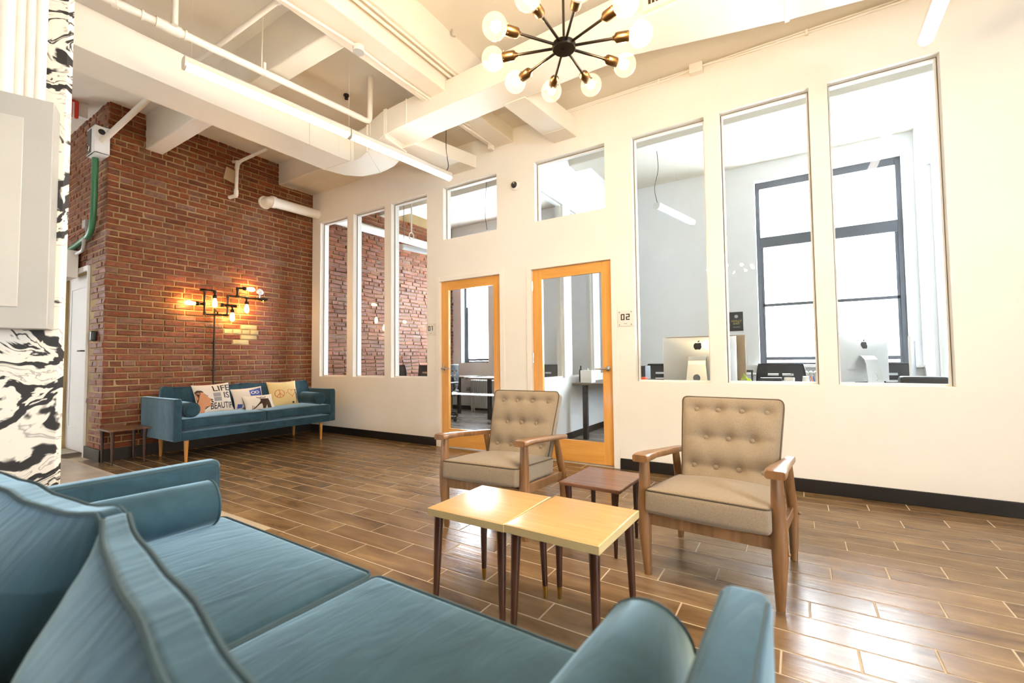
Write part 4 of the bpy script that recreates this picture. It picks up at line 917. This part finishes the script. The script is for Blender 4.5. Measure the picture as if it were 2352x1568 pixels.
for lab, txt, cx, cz in (('clear acrylic room sign 01 left of the narrower door', '01', -3.856, 1.442), ('clear acrylic room sign 02 right of the right-hand door', '02', -1.368, 1.436)):
    t = thing('room_sign', lab, 'sign', (cx, D0, cz), 0, 'numbered room signs')
    MB().box(-0.072, 0.072, -0.012, -0.007, -0.074, 0.074).build('plate', 'acrylic', t, 0, bevel=0.002)
    m_ = MB(); digit(m_, txt[0], -0.044, y=-0.0145); digit(m_, txt[1], 0.006 if txt[1] != '1' else -0.004, y=-0.0145)
    o = m_.build('numerals', 'ink_k', t, 0); o.location = (0, 0, -0.016)
    MB().box(-0.016, 0.016, -0.0135, -0.0118, -0.054, -0.048).build('small_print', 'steel_grey', t, 0)
    for x in (-0.058, 0.058):
        for z in (-0.06, 0.06): MB().lathe([(0.006, 0), (0.006, 0.014), (0.004, 0.017)], 10, at((x, 0, z), (0, -1, 0))).build('standoff', 'chrome', t)

# ---------------------------------------------------------------- pipe lamp on the brick
pl = thing('pipe_wall_lamp', 'industrial black iron pipe wall lamp with glowing bulbs and pressure gauge', 'lamp', (-6.24, 0, 0))
def pr_(pts, r=0.0125): MB().tube(bend([(0, *p) for p in pts], 0.025), r, 10).build('pipe', 'iron', pl)
pr_([(2.639, 1.963), (2.786, 1.970), (2.786, 1.905)]); pr_([(2.668, 1.965), (2.670, 1.664), (2.937, 1.668), (2.940, 1.924), (3.057, 1.927), (3.40, 1.927)]); pr_([(2.669, 1.790), (2.60, 1.788)])
pr_([(3.059, 1.927), (3.059, 2.040), (3.135, 2.045)]); pr_([(3.179, 1.925), (3.180, 1.86)]); pr_([(2.885, 1.797), (3.035, 1.797)]); pr_([(3.000, 1.797), (3.001, 1.735)])
pr_([(3.38, 1.927), (3.457, 1.934)], 0.016)
for p, d in (((2.669, 1.965), (1, 0)), ((2.786, 1.955), (0, 1)), ((2.669, 1.79), (0, 1)), ((2.672, 1.672), (0, 1)), ((2.93, 1.668), (1, 0)), ((2.94, 1.915), (0, 1)), ((3.059, 1.927), (1, 0)), ((3.059, 2.03), (0, 1)), ((3.179, 1.927), (1, 0)), ((3.345, 1.927), (1, 0)), ((2.94, 1.797), (1, 0)), ((3.0, 1.797), (1, 0)), ((2.639, 1.963), (1, 0)), ((3.03, 1.797), (1, 0))):
    MB().tube([(0, p[0]-d[0]*0.02, p[1]-d[1]*0.02), (0, p[0]+d[0]*0.02, p[1]+d[1]*0.02)], 0.0175, 12).build('pipe_fitting', 'iron', pl)
for p, d, lit in (((2.788, 1.905), (0, -1), 1), ((2.603, 1.788), (-1, 0), 1), ((3.137, 2.045), (1, 0), 1), ((3.181, 1.868), (0, -1), 1), ((3.001, 1.742), (0, -1), 1), ((2.885, 1.797), (-1, 0), 0)):
    d3_ = (0, d[0], d[1]); Mx = at((0, p[0], p[1]), d3_)
    s = MB().lathe([(0.014, -0.012), (0.022, -0.006), (0.026, 0.008), (0.026, 0.022), (0.019, 0.032), (0.019, 0.036)], 16, Mx).build('socket', 'iron', pl)
    MB().lathe([(0.013, 0.034), (0.015, 0.045), (0.022, 0.07), (0.0275, 0.095), (0.027, 0.115), (0.020, 0.135), (0.008, 0.146), (0.001, 0.148)], 16, Mx).build('bulb', 'edison' if lit else 'clearbulb', s, 60)
g = MB().lathe([(0.044, 0), (0.047, 0.004), (0.047, 0.02), (0.041, 0.024)], 24, at((-0.01, 3.350, 2.022), (1, 0, 0))).tube([(0, 3.345, 1.935), (0, 3.348, 1.982)], 0.007, 8).build('pressure_gauge', 'chrome', pl)
MB().lathe([(0.040, 0.0), (0.040, 0.002)], 24, at((0.0135, 3.350, 2.022), (1, 0, 0))).build('dial', 'dial', g); MB().box(0.0155, 0.017, -0.014, 0.012, -0.0015, 0.0015, Matrix.Translation((0, 3.350, 2.018)) @ Matrix.Rotation(radians(35), 4, 'X')).build('needle', 'ink_k', g)
vw = MB().tube([(0.0+0.028*cos(a), 3.40+0.028*sin(a), 1.897-0.006) for a in [2*pi*i/20 for i in range(21)]], 0.0045, 6, cap=False).tube([(0, 3.40, 1.93), (0, 3.40, 1.88)], 0.006, 8)
for k in range(3): vw.tube([(0, 3.40, 1.891), (0.028*cos(2.1*k), 3.40+0.028*sin(2.1*k), 1.891)], 0.003, 6)
vw.build('valve_wheel', 'brass', pl)
MB().tube([(-0.075, 2.822, 1.75), (-0.075, 2.818, 0.70)], 0.0105, 10).build('feed_conduit', 'iron', pl)
for z in (1.30, 0.95): MB().box(-0.10, -0.062, 2.800, 2.842, z, z+0.012).build('conduit_strap', 'iron', pl, 0)
MB().tube([(-0.09, 2.822, 1.748), (0, 2.822, 1.70), (0, 2.822, 1.664)], 0.009, 8).build('feed_elbow', 'iron', pl)
MB().tube([(-0.09, 3.457, 1.934), (0.0, 3.457, 1.934)], 0.012, 10).lathe([(0.035, 0), (0.035, 0.008)], 16, at((-0.10, 3.457, 1.934), (1, 0, 0))).build('wall_flange', 'iron', pl)

# ---------------------------------------------------------------- corner electrics
jb = thing('junction_box', 'white open junction box high on the brick corner', 'box', (-6.45, 1.60, 3.32))
q = MB(); a_, b_, h_, t_ = -0.10, 0.19, 0.30, 0.006
q.box(-0.06, 0.19, 0.0, t_, 0, h_).box(0.19-t_, 0.19, t_, 0.125, 0, h_).box(-0.06, -0.06+t_, t_, 0.125, 0, h_).box(-0.06, 0.19, 0, 0.125, 0, t_).box(-0.06, 0.19, 0, 0.125, h_-t_, h_)
o = q.build('housing', 'white', jb, 0)
MB().box(-0.05, 0.08, -0.003, 0.0, 0.02, h_-0.02).build('opening', 'plastic', jb, 0); MB().tube([(-0.03, -0.005, 0.05), (0.0, -0.012, 0.12), (0.04, -0.005, 0.09), (0.03, -0.01, 0.04)], 0.006, 6).build('wires', 'chrome', jb)
MB().lathe([(0.03, 0), (0.03, 0.003)], 18, at((0.19, 0.055, 0.235), (1, 0, 0))).build('knockout', 'plastic', jb)
pipe_thing('conduit', 'white conduit slanting from the open junction box up under the duct', 'conduit', [([(-6.27, 1.665, 3.46), (-5.45, 1.87, 3.86), (-5.0, 1.98, 3.95)], 0.028)], 'pipe')
pipe_thing('green_conduit', 'green conduit curving down the brick corner under the junction box', 'conduit', [(bend([(-6.46, 1.66, 3.33), (-6.50, 1.67, 2.72), (-6.62, 1.68, 2.50), (-7.30, 1.69, 2.44), (-7.7, 1.69, 2.44)], 0.16), 0.029)], 'green')
ge = thing('grey_conduit', 'small grey box and elbow conduit beside the green conduit', 'conduit', (0, 0, 0))
MB().box(-6.85, -6.74, 1.66, 1.72, 2.60, 2.69).build('box', 'steel_grey', ge, 0, bevel=0.004); MB().tube(bend([(-6.79, 1.69, 2.60), (-6.79, 1.69, 2.48)], 0.03), 0.014, 8).build('nipple', 'steel_grey', ge); MB().tube(bend([(-6.76, 1.66, 2.47), (-6.78, 1.66, 2.34), (-7.02, 1.66, 2.33)], 0.06), 0.017, 8).build('elbow', 'steel_grey', ge)
MB().tube([(-6.84, 1.69, 2.62), (-7.6, 1.69, 2.57)], 0.006, 6).build('red_line', 'redpipe', ge)
ex = thing('exit_sign', 'beige exit sign box with a glowing red face above the corridor door', 'sign', (-7.33, 1.58, 2.07))
MB().box(-0.21, 0.20, 0.0, 0.13, 0, 0.32).build('housing', 'acrylic', ex, 0, bevel=0.008); MB().box(-0.213, -0.211, 0.02, 0.10, 0.04, 0.27).build('lens', 'exitred', ex, 0); MB().box(-0.19, 0.185, -0.004, 0.0, 0.04, 0.28).build('red_face', 'exitred', ex, 0)
tag(MB().rbox(0.07, 0.05, 0.11, 0.012, 3, M=Matrix.Translation((-6.55, 1.705, 1.362))).build('door_sensor', 'plastic'), 'small black reader box on the shadowed brick beside the corridor door', 'sensor')
fa = thing('fire_alarm', 'red fire alarm strobe half hidden behind the marbled column', 'alarm', (-6.60, 1.53, 3.70))
MB().box(-0.045, 0.0, -0.06, 0.02, 0.06, 0.25).build('backplate', 'red', fa, 0, bevel=0.008); MB().box(0.0, 0.010, -0.035, -0.018, 0.04, 0.22).build('strobe', 'trim', fa, 0, bevel=0.006); MB().box(-0.09, -0.03, -0.03, 0.10, 0.10, 0.262).build('mount', 'trim', fa, 0)

# ---------------------------------------------------------------- column, panel
n_ = Vector((0.924, -0.383, 0)); d_ = Vector((0.383, 0.924, 0)); e_ = Vector((-0.383, 0.924, 0))
c1 = Vector((-2.982, 0.651, 0)); c2 = c1+e_*0.026; c0 = c1-d_*1.0; c3 = c2+Vector((-0.9, -0.1, 0)); c4 = c0+Vector((-0.9, -0.1, 0))
colm = tag(MB().prism([p[:2] for p in (c0, c1, c2, c3, c4)], 0.0, CZ-0.001).build('column', 'ink', None, 0), 'column wrapped in black and white marbled ink pattern behind the foreground sofa', 'column')
ep = thing('electrical_panel', 'large grey electrical panel on the marbled column', 'electrical panel', (0, 0, 0))
R = Matrix((( -n_.y if False else d_.x, n_.x, 0, 0), (d_.y, n_.y, 0, 0), (0, 0, 1, 0), (0, 0, 0, 1)))   # local x along the column face, y outward
F0 = Vector((-2.879, 0.590, 0)); Rm = Matrix.Translation(F0) @ R
MB().box(-0.62, 0.0, -0.119, 0.0, 1.213, 2.268, Rm).build('box', 'steel_grey', ep, 0, bevel=0.003)
MB().box(-0.56, -0.094, 0.0, 0.006, 1.308, 2.165, Rm).build('door', 'panel_door', ep, 0, bevel=0.002)
MB().box(-0.50, -0.47, 0.006, 0.016, 1.70, 1.78, Rm).build('latch', 'chrome', ep, 0)
for i, (x, y, r) in enumerate(((-2.998, 0.455, 0.033), (-2.982, 0.4955, 0.0195), (-2.9695, 0.527, 0.020), (-2.9575, 0.557, 0.0205))):
    tag(MB().tube([(x, y, 2.27), (x, y, CZ)], r, 18).build('riser_conduit', 'pipe'), ('widest white vertical conduit above the grey panel, at the left frame edge', 'slim white vertical conduit above the grey panel, second from the left', 'slim white vertical conduit above the grey panel, third from the left', 'slim white vertical conduit above the grey panel, closest to the column edge')[i], 'conduit', 'white conduits rising from the electrical panel')

# ================================================================ OFFICES
# apple-shaped logo outline for the computers
def logo_polys():
    L = [(0.0, 0.30), (0.10, 0.335), (0.22, 0.36), (0.34, 0.33), (0.43, 0.26)]
    bite = [(0.43+0.0, 0.26)] + [(0.56-0.235*cos(a), 0.06+0.215*sin(a)) for a in [radians(x) for x in (55, 35, 10, -15, -40, -62)]]
    low = [(0.44, -0.19), (0.39, -0.31), (0.31, -0.42), (0.22, -0.48), (0.12, -0.46), (0.0, -0.43)]
    right = L+bite[1:]+low
    left = [(-0.12, -0.46), (-0.22, -0.48), (-0.33, -0.40), (-0.42, -0.26), (-0.47, -0.10), (-0.47, 0.06), (-0.42, 0.20), (-0.34, 0.30), (-0.23, 0.355), (-0.11, 0.335)]
    leaf = [(0.0, 0.40), (0.02, 0.52), (0.10, 0.62), (0.21, 0.66), (0.20, 0.55), (0.13, 0.45), (0.04, 0.40)]
    return [right+left, leaf]
def imac(label, loc, rz):
    t = thing('desktop_computer', label, 'computer', loc, rz, 'aluminium all-in-one computers')
    # back faces -y; base at z=0
    MB().rbox(0.65, 0.03, 0.43, 0.006, 8, (0, 0, 0), Matrix.Translation((0, 0, 0.30)), lambda p, u, v, w_: Vector((p.x, p.y-(0.030*(1-u*u)*(1-w_*w_) if v < 0 else 0), p.z))).build('casing', 'alu', t, 50)
    MB().box(-0.315, 0.315, 0.0155, 0.017, 0.16, 0.505).build('screen', 'plastic', t, 0)
    b = bmesh.new()
    for pol in logo_polys(): b.faces.new([b.verts.new((x*0.078, -0.0475, y*0.078+0.432)) for x, y in pol])
    bmesh.ops.triangulate(b, faces=b.faces); me = bpy.data.meshes.new('logo'); b.to_mesh(me); b.free()
    for v in me.vertices: v.co.y = -0.0158-0.030*(1-(v.co.x/0.325)**2)*(1-((v.co.z-0.30)/0.215)**2)
    link('logo', me, 'ink_k', t)
    # bent stand plate with a round cable hole, foot on the desk
    path = [(-0.018, 0.335), (-0.060, 0.330), (-0.088, 0.300), (-0.098, 0.26)]
    n = 32; y0, z0, y1, z1 = -0.098, 0.26, -0.135, 0.012
    vs, fs = [], []
    def P_(x, s, off): return (x, y0+(y1-y0)*s-off, z0+(z1-z0)*s)
    for off in (0, 0.006):
        for k in range(n):
            a = 2*pi*k/n; vs.append(P_(0.032*cos(a), 0.52-0.135*sin(a), off))
        for k in range(n):
            a = 2*pi*k/n; m_ = max(abs(cos(a)), abs(sin(a))); x, s = cos(a)/m_, 0.5-0.5*sin(a)/m_; vs.append(P_(x*(0.078+0.024*s), s, off))
    for k in range(n):
        k2 = (k+1) % n
        fs += [(k, k2, n+k2, n+k), (2*n+k, 3*n+k, 3*n+k2, 2*n+k2), (k, 2*n+k, 2*n+k2, k2), (n+k, n+k2, 3*n+k2, 3*n+k)]
    st = MB().add(vs, fs)
    for (ya, za), (yb, zb) in zip(path, path[1:]): st.add([(x, y, z) for (y, z) in ((ya, za), (yb, zb), (yb-0.004, zb-0.006), (ya, za-0.006)) for x in (-0.078, 0.078)], [(0, 1, 3, 2), (2, 3, 5, 4), (4, 5, 7, 6), (6, 7, 1, 0), (0, 2, 4, 6), (1, 7, 5, 3)])
    st.box(-0.102, 0.102, -0.141, 0.06, 0.0, 0.012)
    st.build('stand', 'alu', t, 30, recalc=True)
    MB().tube(bend([(-0.03, -0.045, 0.17), (-0.06, -0.09, 0.10), (0.0, -0.10, 0.08), (0.02, -0.02, 0.02), (0.10, 0.05, 0.004)], 0.04), 0.003, 6).build('power_cable', 'white', t)
    return t
def task_chair(label, loc, rz):
    t = thing('task_chair', label, 'office chair', loc, rz, 'black mesh task chairs')
    # faces -y
    nx, nz = 13, 17; W_, z0, z1 = 0.46, 0.55, 0.97
    pt = lambda i, j, o=0: ((-1+2*i/nx)*W_/2*(1-0.10*abs(2*j/nz-1)**2), 0.24-0.05*(2*i/nx-1)**2+0.03*(j/nz)-o, z0+(z1-z0)*j/nz)
    m_ = MB()
    for j in range(nz):
        for i in range(nx):
            if j in (6, 9, 12) and i in (3, 4, 5, 7, 8, 9): continue
            m_.add([pt(i, j), pt(i+1, j), pt(i+1, j+1), pt(i, j+1), pt(i, j, -.008), pt(i+1, j, -.008), pt(i+1, j+1, -.008), pt(i, j+1, -.008)], [(0, 1, 2, 3), (7, 6, 5, 4), (0, 4, 5, 1), (1, 5, 6, 2), (2, 6, 7, 3), (3, 7, 4, 0)])
    bk = m_.build('backrest', 'meshblk', t, 0)
    edge = [pt(i, 0) for i in range(nx+1)]+[pt(nx, j) for j in range(1, nz+1)]+[pt(i, nz) for i in range(nx-1, -1, -1)]+[pt(0, j) for j in range(nz-1, -1, -1)]
    MB().tube(edge, 0.012, 8, cap=False).build('back_rim', 'plastic', bk)
    MB().tube([(0, 0.27, 0.75), (0, 0.30, 0.55), (0, 0.18, 0.42), (0, 0.0, 0.42)], [0.02, 0.026, 0.026, 0.03], 10).build('back_support', 'plastic', t)
    MB().rbox(0.49, 0.47, 0.075, 0.03, 6, (0, 0, 0.012), Matrix.Translation((0, -0.02, 0.48))).build('seat', 'meshblk', t, 60)
    for s in (-1, 1):
        MB().tube(bend([(s*0.24, 0.0, 0.44), (s*0.29, 0.0, 0.46), (s*0.29, 0.0, 0.66)], 0.04), 0.016, 8).build('arm_post', 'plastic', t); MB().rbox(0.075, 0.25, 0.03, 0.012, 3, M=Matrix.Translation((s*0.29, -0.03, 0.675))).build('arm_pad', 'plastic', t, 50)
    MB().lathe([(0.026, 0.09), (0.026, 0.26), (0.016, 0.27), (0.016, 0.44)], 14).build('gas_stem', 'plastic', t)
    b = MB()
    for k in range(5):
        a = 2*pi*k/5+0.3; b.tube([(0, 0, 0.115), (0.15*cos(a), 0.15*sin(a), 0.10), (0.30*cos(a), 0.30*sin(a), 0.07)], [0.028, 0.022, 0.014], 8)
    b.build('star_base', 'plastic', t)
    for k in range(5):
        a = 2*pi*k/5+0.3; c_ = Vector((0.30*cos(a), 0.30*sin(a), 0.029)); tg = Vector((-sin(a), cos(a), 0))*0.024
        MB().tube([c_-tg, c_+tg], 0.029, 14).build('caster', 'plastic', t)
    return t
def desk(label, x0, x1, y0, y1, h, top, legs, group=None):
    t = thing('desk', label, 'desk', (x0, y0, 0), 0, group)
    MB().box(0, x1-x0, 0, y1-y0, h-0.028, h).build('top', top, t, 0, bevel=0.003)
    for lx, ly in legs: MB().box(lx-0.03, lx+0.03, ly-0.03, ly+0.03, 0, h-0.028).build('leg', 'plastic', t, 0, bevel=0.004)
    return t
def radiator(label, loc, rz, n, h):
    t = thing('radiator', label, 'radiator', loc, rz, 'white cast-iron radiators')
    me = None
    for k in range(n):
        if me is None:
            m_ = MB()
            for y in (-0.045, 0.045): m_.tube(bend([(0, y, 0.09), (0, y, h-0.03)], 0.02), 0.021, 10).sphere((0, y, h-0.03), 0.0235, 8, (1, 1, 1.1))
            m_.tube([(0, -0.05, 0.10), (0, 0.05, 0.10)], 0.024, 10).tube([(0, -0.045, h-0.03), (0, 0.045, h-0.03)], 0.023, 10)
            o = m_.build('section', 'radiator', t, 60); me = o.data
        else: o = link('section', me, None, t)
        o.location = (k*0.054, 0, 0)
    for x in (0, (n-1)*0.054): MB().tube([(x, -0.04, 0), (x, -0.03, 0.09)], [0.016, 0.02], 8).tube([(x, 0.04, 0), (x, 0.03, 0.09)], [0.016, 0.02], 8).build('foot', 'radiator', t)
    return t
# right office
desk('white desk under the three tall windows of the right office', -1.40, 1.28, D1+0.01, 5.05, 0.725, 'whitedesk', [(0.08, 0.06), (2.60, 0.06), (0.08, 0.62), (2.60, 0.62)])
imac('large aluminium all-in-one computer, back toward the glass, in the first tall window', (-0.785, 4.565, 0.733), 0)
mon = thing('monitor', 'brown-edged dark monitor hidden behind the left aluminium computer', 'monitor', (-0.77, 4.78, 0.725))
MB().rbox(0.735, 0.03, 0.43, 0.008, 3, M=Matrix.Translation((0, 0, 0.325))).build('casing', 'cork', mon); MB().box(-0.12, 0.12, -0.08, 0.08, 0, 0.012).build('foot', 'plastic', mon, 0); MB().box(-0.03, 0.03, 0.015, 0.03, 0.01, 0.25).build('stem', 'plastic', mon, 0)
desk('white desk in the middle of the right office with the turned computer', 0.05, 1.30, 5.07, 5.75, 0.725, 'whitedesk', [(0.08, 0.06), (1.17, 0.06), (0.08, 0.6), (1.17, 0.6)])
imac('aluminium all-in-one computer turned at an angle in the third tall window', (0.52, 5.36, 0.725), radians(47))
ts = thing('monitor', 'white-edged display standing edge-on beside the bright office window', 'monitor', (0.93, 5.62, 0.725), radians(78))
MB().rbox(0.60, 0.022, 0.40, 0.006, 3, M=Matrix.Translation((0, 0, 0.30))).build('casing', 'white', ts); MB().box(-0.28, 0.28, -0.0125, -0.011, 0.12, 0.47).build('screen', 'plastic', ts, 0); MB().box(-0.1, 0.1, -0.09, 0.09, 0, 0.01).build('foot', 'white', ts, 0); MB().box(-0.02, 0.02, 0.01, 0.022, 0.01, 0.2).build('stem', 'white', ts, 0)
task_chair('black mesh task chair behind the left aluminium computer in the first tall window', (-1.42, 5.80, 0), radians(8))
task_chair('black mesh task chair in front of the radiator, seen in the middle tall window', (-0.15, 6.00, 0), radians(180))
task_chair('black mesh task chair behind the turned computer in the third tall window', (0.78, 6.42, 0), radians(180))
radiator('white cast-iron radiator below the big office window', (-0.05, 7.42, 0), 0, 18, 0.86)
pipe_thing('radiator_pipe', 'thin white pipe with valve feeding the radiator of the right office', 'pipe', [([(-0.72, 7.45, 0.80), (-0.06, 7.45, 0.80)], 0.02), ([(-0.72, 7.45, 0), (-0.72, 7.45, 0.82)], 0.018)], 'radiator')
tag(MB().box(-0.847, -0.66, YB-0.006, YB-0.001, 1.455, 1.745).build('poster_sheet', 'poster', None, 0), 'black poster with gold lettering HOLLY SHIT beside the office window', 'poster')
pst = [o for o in COL.objects if o.name == 'poster_sheet'][0]
for body, z, s in (('HOLLY', 1.605, 0.040), ('SHIT', 1.565, 0.040)):
    me = textmesh(body, s, 0.0008)
    for v in me.vertices: v.co = Vector((v.co.x*1.15-0.752, YB-0.0075-v.co.z, v.co.y+z))
    link('lettering', me, 'gold', pst)
MB().sphere((-0.752, YB-0.008, 1.675), 0.026, 8, (1, 0.08, 1)).build('emblem', 'steel_grey', pst); MB().box(-0.80, -0.705, YB-0.0075, YB-0.006, 1.512, 1.518).build('small_print', 'steel_grey', pst, 0)
bx = thing('card_box', 'blue and black card box on the desk in the middle tall window', 'box', (-0.195, 4.60, 0.725))
MB().box(-0.08, 0.08, 0, 0.07, 0, 0.115).build('carton', 'blue', bx, 0, bevel=0.002); MB().box(-0.083, 0.083, -0.002, 0.072, 0.10, 0.142).build('lid', 'plastic', bx, 0, bevel=0.002); MB().tube([(0.03+0.016*cos(a), -0.0015, 0.055+0.016*sin(a)) for a in [2*pi*i/16 for i in range(17)]], 0.002, 6, cap=False).build('round_mark', 'white', bx)
tag(MB().lathe([(0.038, 0), (0.040, 0.005), (0.040, 0.142), (0.036, 0.147), (0.034, 0.142), (0.034, 0.01)], 24, Matrix.Translation((-0.055, 4.62, 0.725))).build('tub', 'white'), 'short white tub beside the blue box on the desk', 'tub')
tag(MB().lathe([(0.030, 0), (0.036, 0.06), (0.026, 0.12), (0.022, 0.15), (0.022, 0.158)], 20, Matrix.Translation((0.065, 4.60, 0.725))).build('bottle', 'white'), 'white bottle at the right end of the middle tall window sill', 'bottle')
pc = thing('pen_cup', 'cup of red and blue pens beside the mullion of the middle window', 'pen cup', (0.150, 4.64, 0.725))
MB().lathe([(0.03, 0), (0.034, 0.09), (0.031, 0.09), (0.027, 0.005)], 18).build('cup', 'white', pc)
for k, (m_, dx, dy) in enumerate((('orange', -0.03, 0.01), ('bluecable', -0.02, -0.015), ('orange', 0.01, 0.02), ('steel_grey', -0.04, 0.0))): MB().tube([(dx*0.3, dy*0.3, 0.01), (dx*1.6, dy, 0.16)], 0.004, 6).build('pen', m_, pc)
lc = MB()
for k in range(7): lc.tube(bend([(-0.42-0.004*k, 4.72, 0.90-0.01*k), (-0.39+0.005*k, 4.66, 0.86), (-0.375+0.006*k, 4.65, 0.80), (-0.36+0.006*k, 4.64, 0.731)], 0.03), 0.0028, 6)
tag(lc.build('cable_bundle', 'lime'), 'lime green cable bundle hanging at the right edge of the left computer', 'cable')
cl = thing('desk_stand', 'thin black desk clamp stand beside the lime cables', 'stand', (-0.36, 4.85, 0.725))
MB().tube([(0, 0, 0), (0, 0, 0.20)], 0.008, 8).build('post', 'plastic', cl); MB().box(-0.045, 0.01, -0.01, 0.01, 0.185, 0.205).build('arm', 'plastic', cl, 0); MB().lathe([(0.03, 0), (0.03, 0.01)], 14).build('base', 'plastic', cl)
sp2 = thing('desk_speaker', 'large black rounded speaker box at the right end of the office sill', 'speaker', (0.822, 4.62, 0.725))
MB().rbox(0.285, 0.14, 0.165, 0.022, 5, M=Matrix.Translation((0, 0, 0.0825))).build('casing', 'plastic', sp2, 50); MB().box(-0.12, 0.12, -0.072, -0.0695, 0.03, 0.14).build('grille', 'meshblk', sp2, 0)
bk = thing('binder', 'black binder standing at the left edge of the first tall window', 'binder', (-1.345, 4.62, 0.725))
MB().box(-0.03, 0.035, 0, 0.2, 0, 0.25).build('cover', 'meshblk', bk, 0, bevel=0.003); MB().box(-0.032, -0.03, 0.05, 0.15, 0.1, 0.2).build('label_patch', 'white', bk, 0)
tag(MB().box(-1.325, -1.262, 4.44, 4.55, 0.725, 0.865).build('carton', 'orange', None, 0, bevel=0.003), 'small orange-red carton in the left corner of the first tall window', 'box')
tag(MB().box(-1.255, -1.12, 4.45, 4.62, 0.725, 0.845).build('organiser', 'plastic', None, 0, bevel=0.006), 'black desk organiser beside the orange-red carton', 'organiser')
tag(MB().tube(bend([(0.36, 5.14, 0.729), (0.46, 5.12, 0.745), (0.56, 5.10, 0.731), (0.75, 5.12, 0.750), (0.86, 5.2, 0.731)], 0.05), 0.004, 6).build('desk_cable', 'bluecable'), 'blue and white cable trailing in front of the turned computer', 'cable')
def pendant(label, p0, p1, cord, width=0.10, group='unlit office tube pendants'):
    t = linear_light(label, p0, p1, 1, [], 'offtube', None, width); t['group'] = group
    MB().tube(bend(cord, 0.08), 0.004, 6).build('power_cord', 'plastic', t)
pendant('unlit white tube pendant on a black cord, seen in the first tall window', (-1.50, 5.98, 3.06), (-1.25, 7.05, 3.06), [(0.03, 0.0, 0.05), (0.02, 0.04, 0.25), (0.03, -0.03, 0.5), (0.02, 0.0, 0.9)])
pipe_thing('office_conduit', 'short white pipe stub hanging in the top of the third tall window', 'pipe', [(bend([(0.28, 5.35, 3.96), (0.28, 5.35, 3.62), (0.33, 5.35, 3.60)], 0.03), 0.012)], 'pipe')
desk('brown desk along the glazed divider inside the right-hand door', -2.535, -1.80, 5.50, 7.1, 0.735, 'desktop', [(0.165, 0.05), (0.165, 1.5), (0.66, 1.5)])
tag(MB().box(-2.46, -2.30, 5.60, 5.74, 0.735, 0.90).build('white_box', 'white', None, 0, bevel=0.004), 'white box on the brown desk seen through the right-hand door', 'box')
for i, (x, y, h, r, m_, lab) in enumerate(((-2.50, 5.72, 0.225, 0.03, 'plastic', 'black bottle on the divider ledge through the right-hand door'), (-2.47, 5.86, 0.19, 0.035, 'steel_grey', 'grey canister behind the black bottle on the brown desk'), (-2.43, 5.80, 0.17, 0.03, 'white', 'white squeeze bottle beside the white box on the brown desk'))):
    tag(MB().lathe([(r*0.9, 0), (r, 0.01), (r, h*0.7), (r*0.5, h*0.85), (r*0.5, h)], 18, Matrix.Translation((x, y, 0.735))).build('bottle', m_), lab, 'bottle', 'bottles on the brown desk')
# left office
desk('dark-legged desk in the left office near the brick', -6.30, -5.35, 6.74, 7.34, 0.74, 'desktop', [(0.6, 0.28), (0.06, 0.06), (0.06, 0.5)], 'left office desks')
desk('dark-legged desk in front of the radiator in the left office', -5.05, -3.6, 6.40, 7.15, 0.74, 'desktop', [(0.375, 0.22), (1.35, 0.06), (1.35, 0.66)], 'left office desks')
radiator('white cast-iron radiator seen through the narrower left door', (-5.66, 7.42, 0), 0, 14, 0.66)
task_chair('black mesh task chair beside the window, seen through the left door', (-5.52, 6.30, 0), radians(-90))
task_chair('black mesh task chair, back showing in the third narrow window', (-5.14, 5.76, 0), radians(185))
task_chair('black mesh task chair, edge showing in the third narrow window nearest the brick', (-5.95, 5.74, 0), radians(190))
task_chair('black mesh task chair seen through the divider glass behind the right-hand door', (-3.05, 6.02, 0), radians(170))
tag(MB().box(-5.95, -5.83, YB-0.04, YB-0.001, 0.40, 0.50).build('wall_outlet', 'steel_grey', None, 0, bevel=0.004), 'small metal outlet box on the wall beside the left office radiator', 'outlet')
pendant('unlit white tube pendant in the left office, in front of the brick', (-5.26, 5.05, 2.86), (-5.05, 6.2, 2.86), [(0.05, 0, 0.05), (0.06, 0.03, 0.3), (0.03, -0.02, 0.65), (0.03, 0, 1.1)])
pipe_thing('office_pipe', 'white pipe drop and ring hanging in the third narrow window', 'pipe', [([(-5.21, 5.22, 3.90), (-5.21, 5.22, 3.12)], 0.012), ([(-5.21+0.0*cos(a), 5.22+0.05*cos(a), 3.07+0.06*sin(a)) for a in [2*pi*i/16 for i in range(17)]], 0.009)], 'pipe')
pendant('unlit white tube pendant on a black cord, seen in the left transom', (-3.92, 5.5, 2.98), (-3.85, 6.4, 2.98), [(0.02, 0, 0.05), (0.03, 0.05, 0.3), (0.02, 0.0, 0.95)])
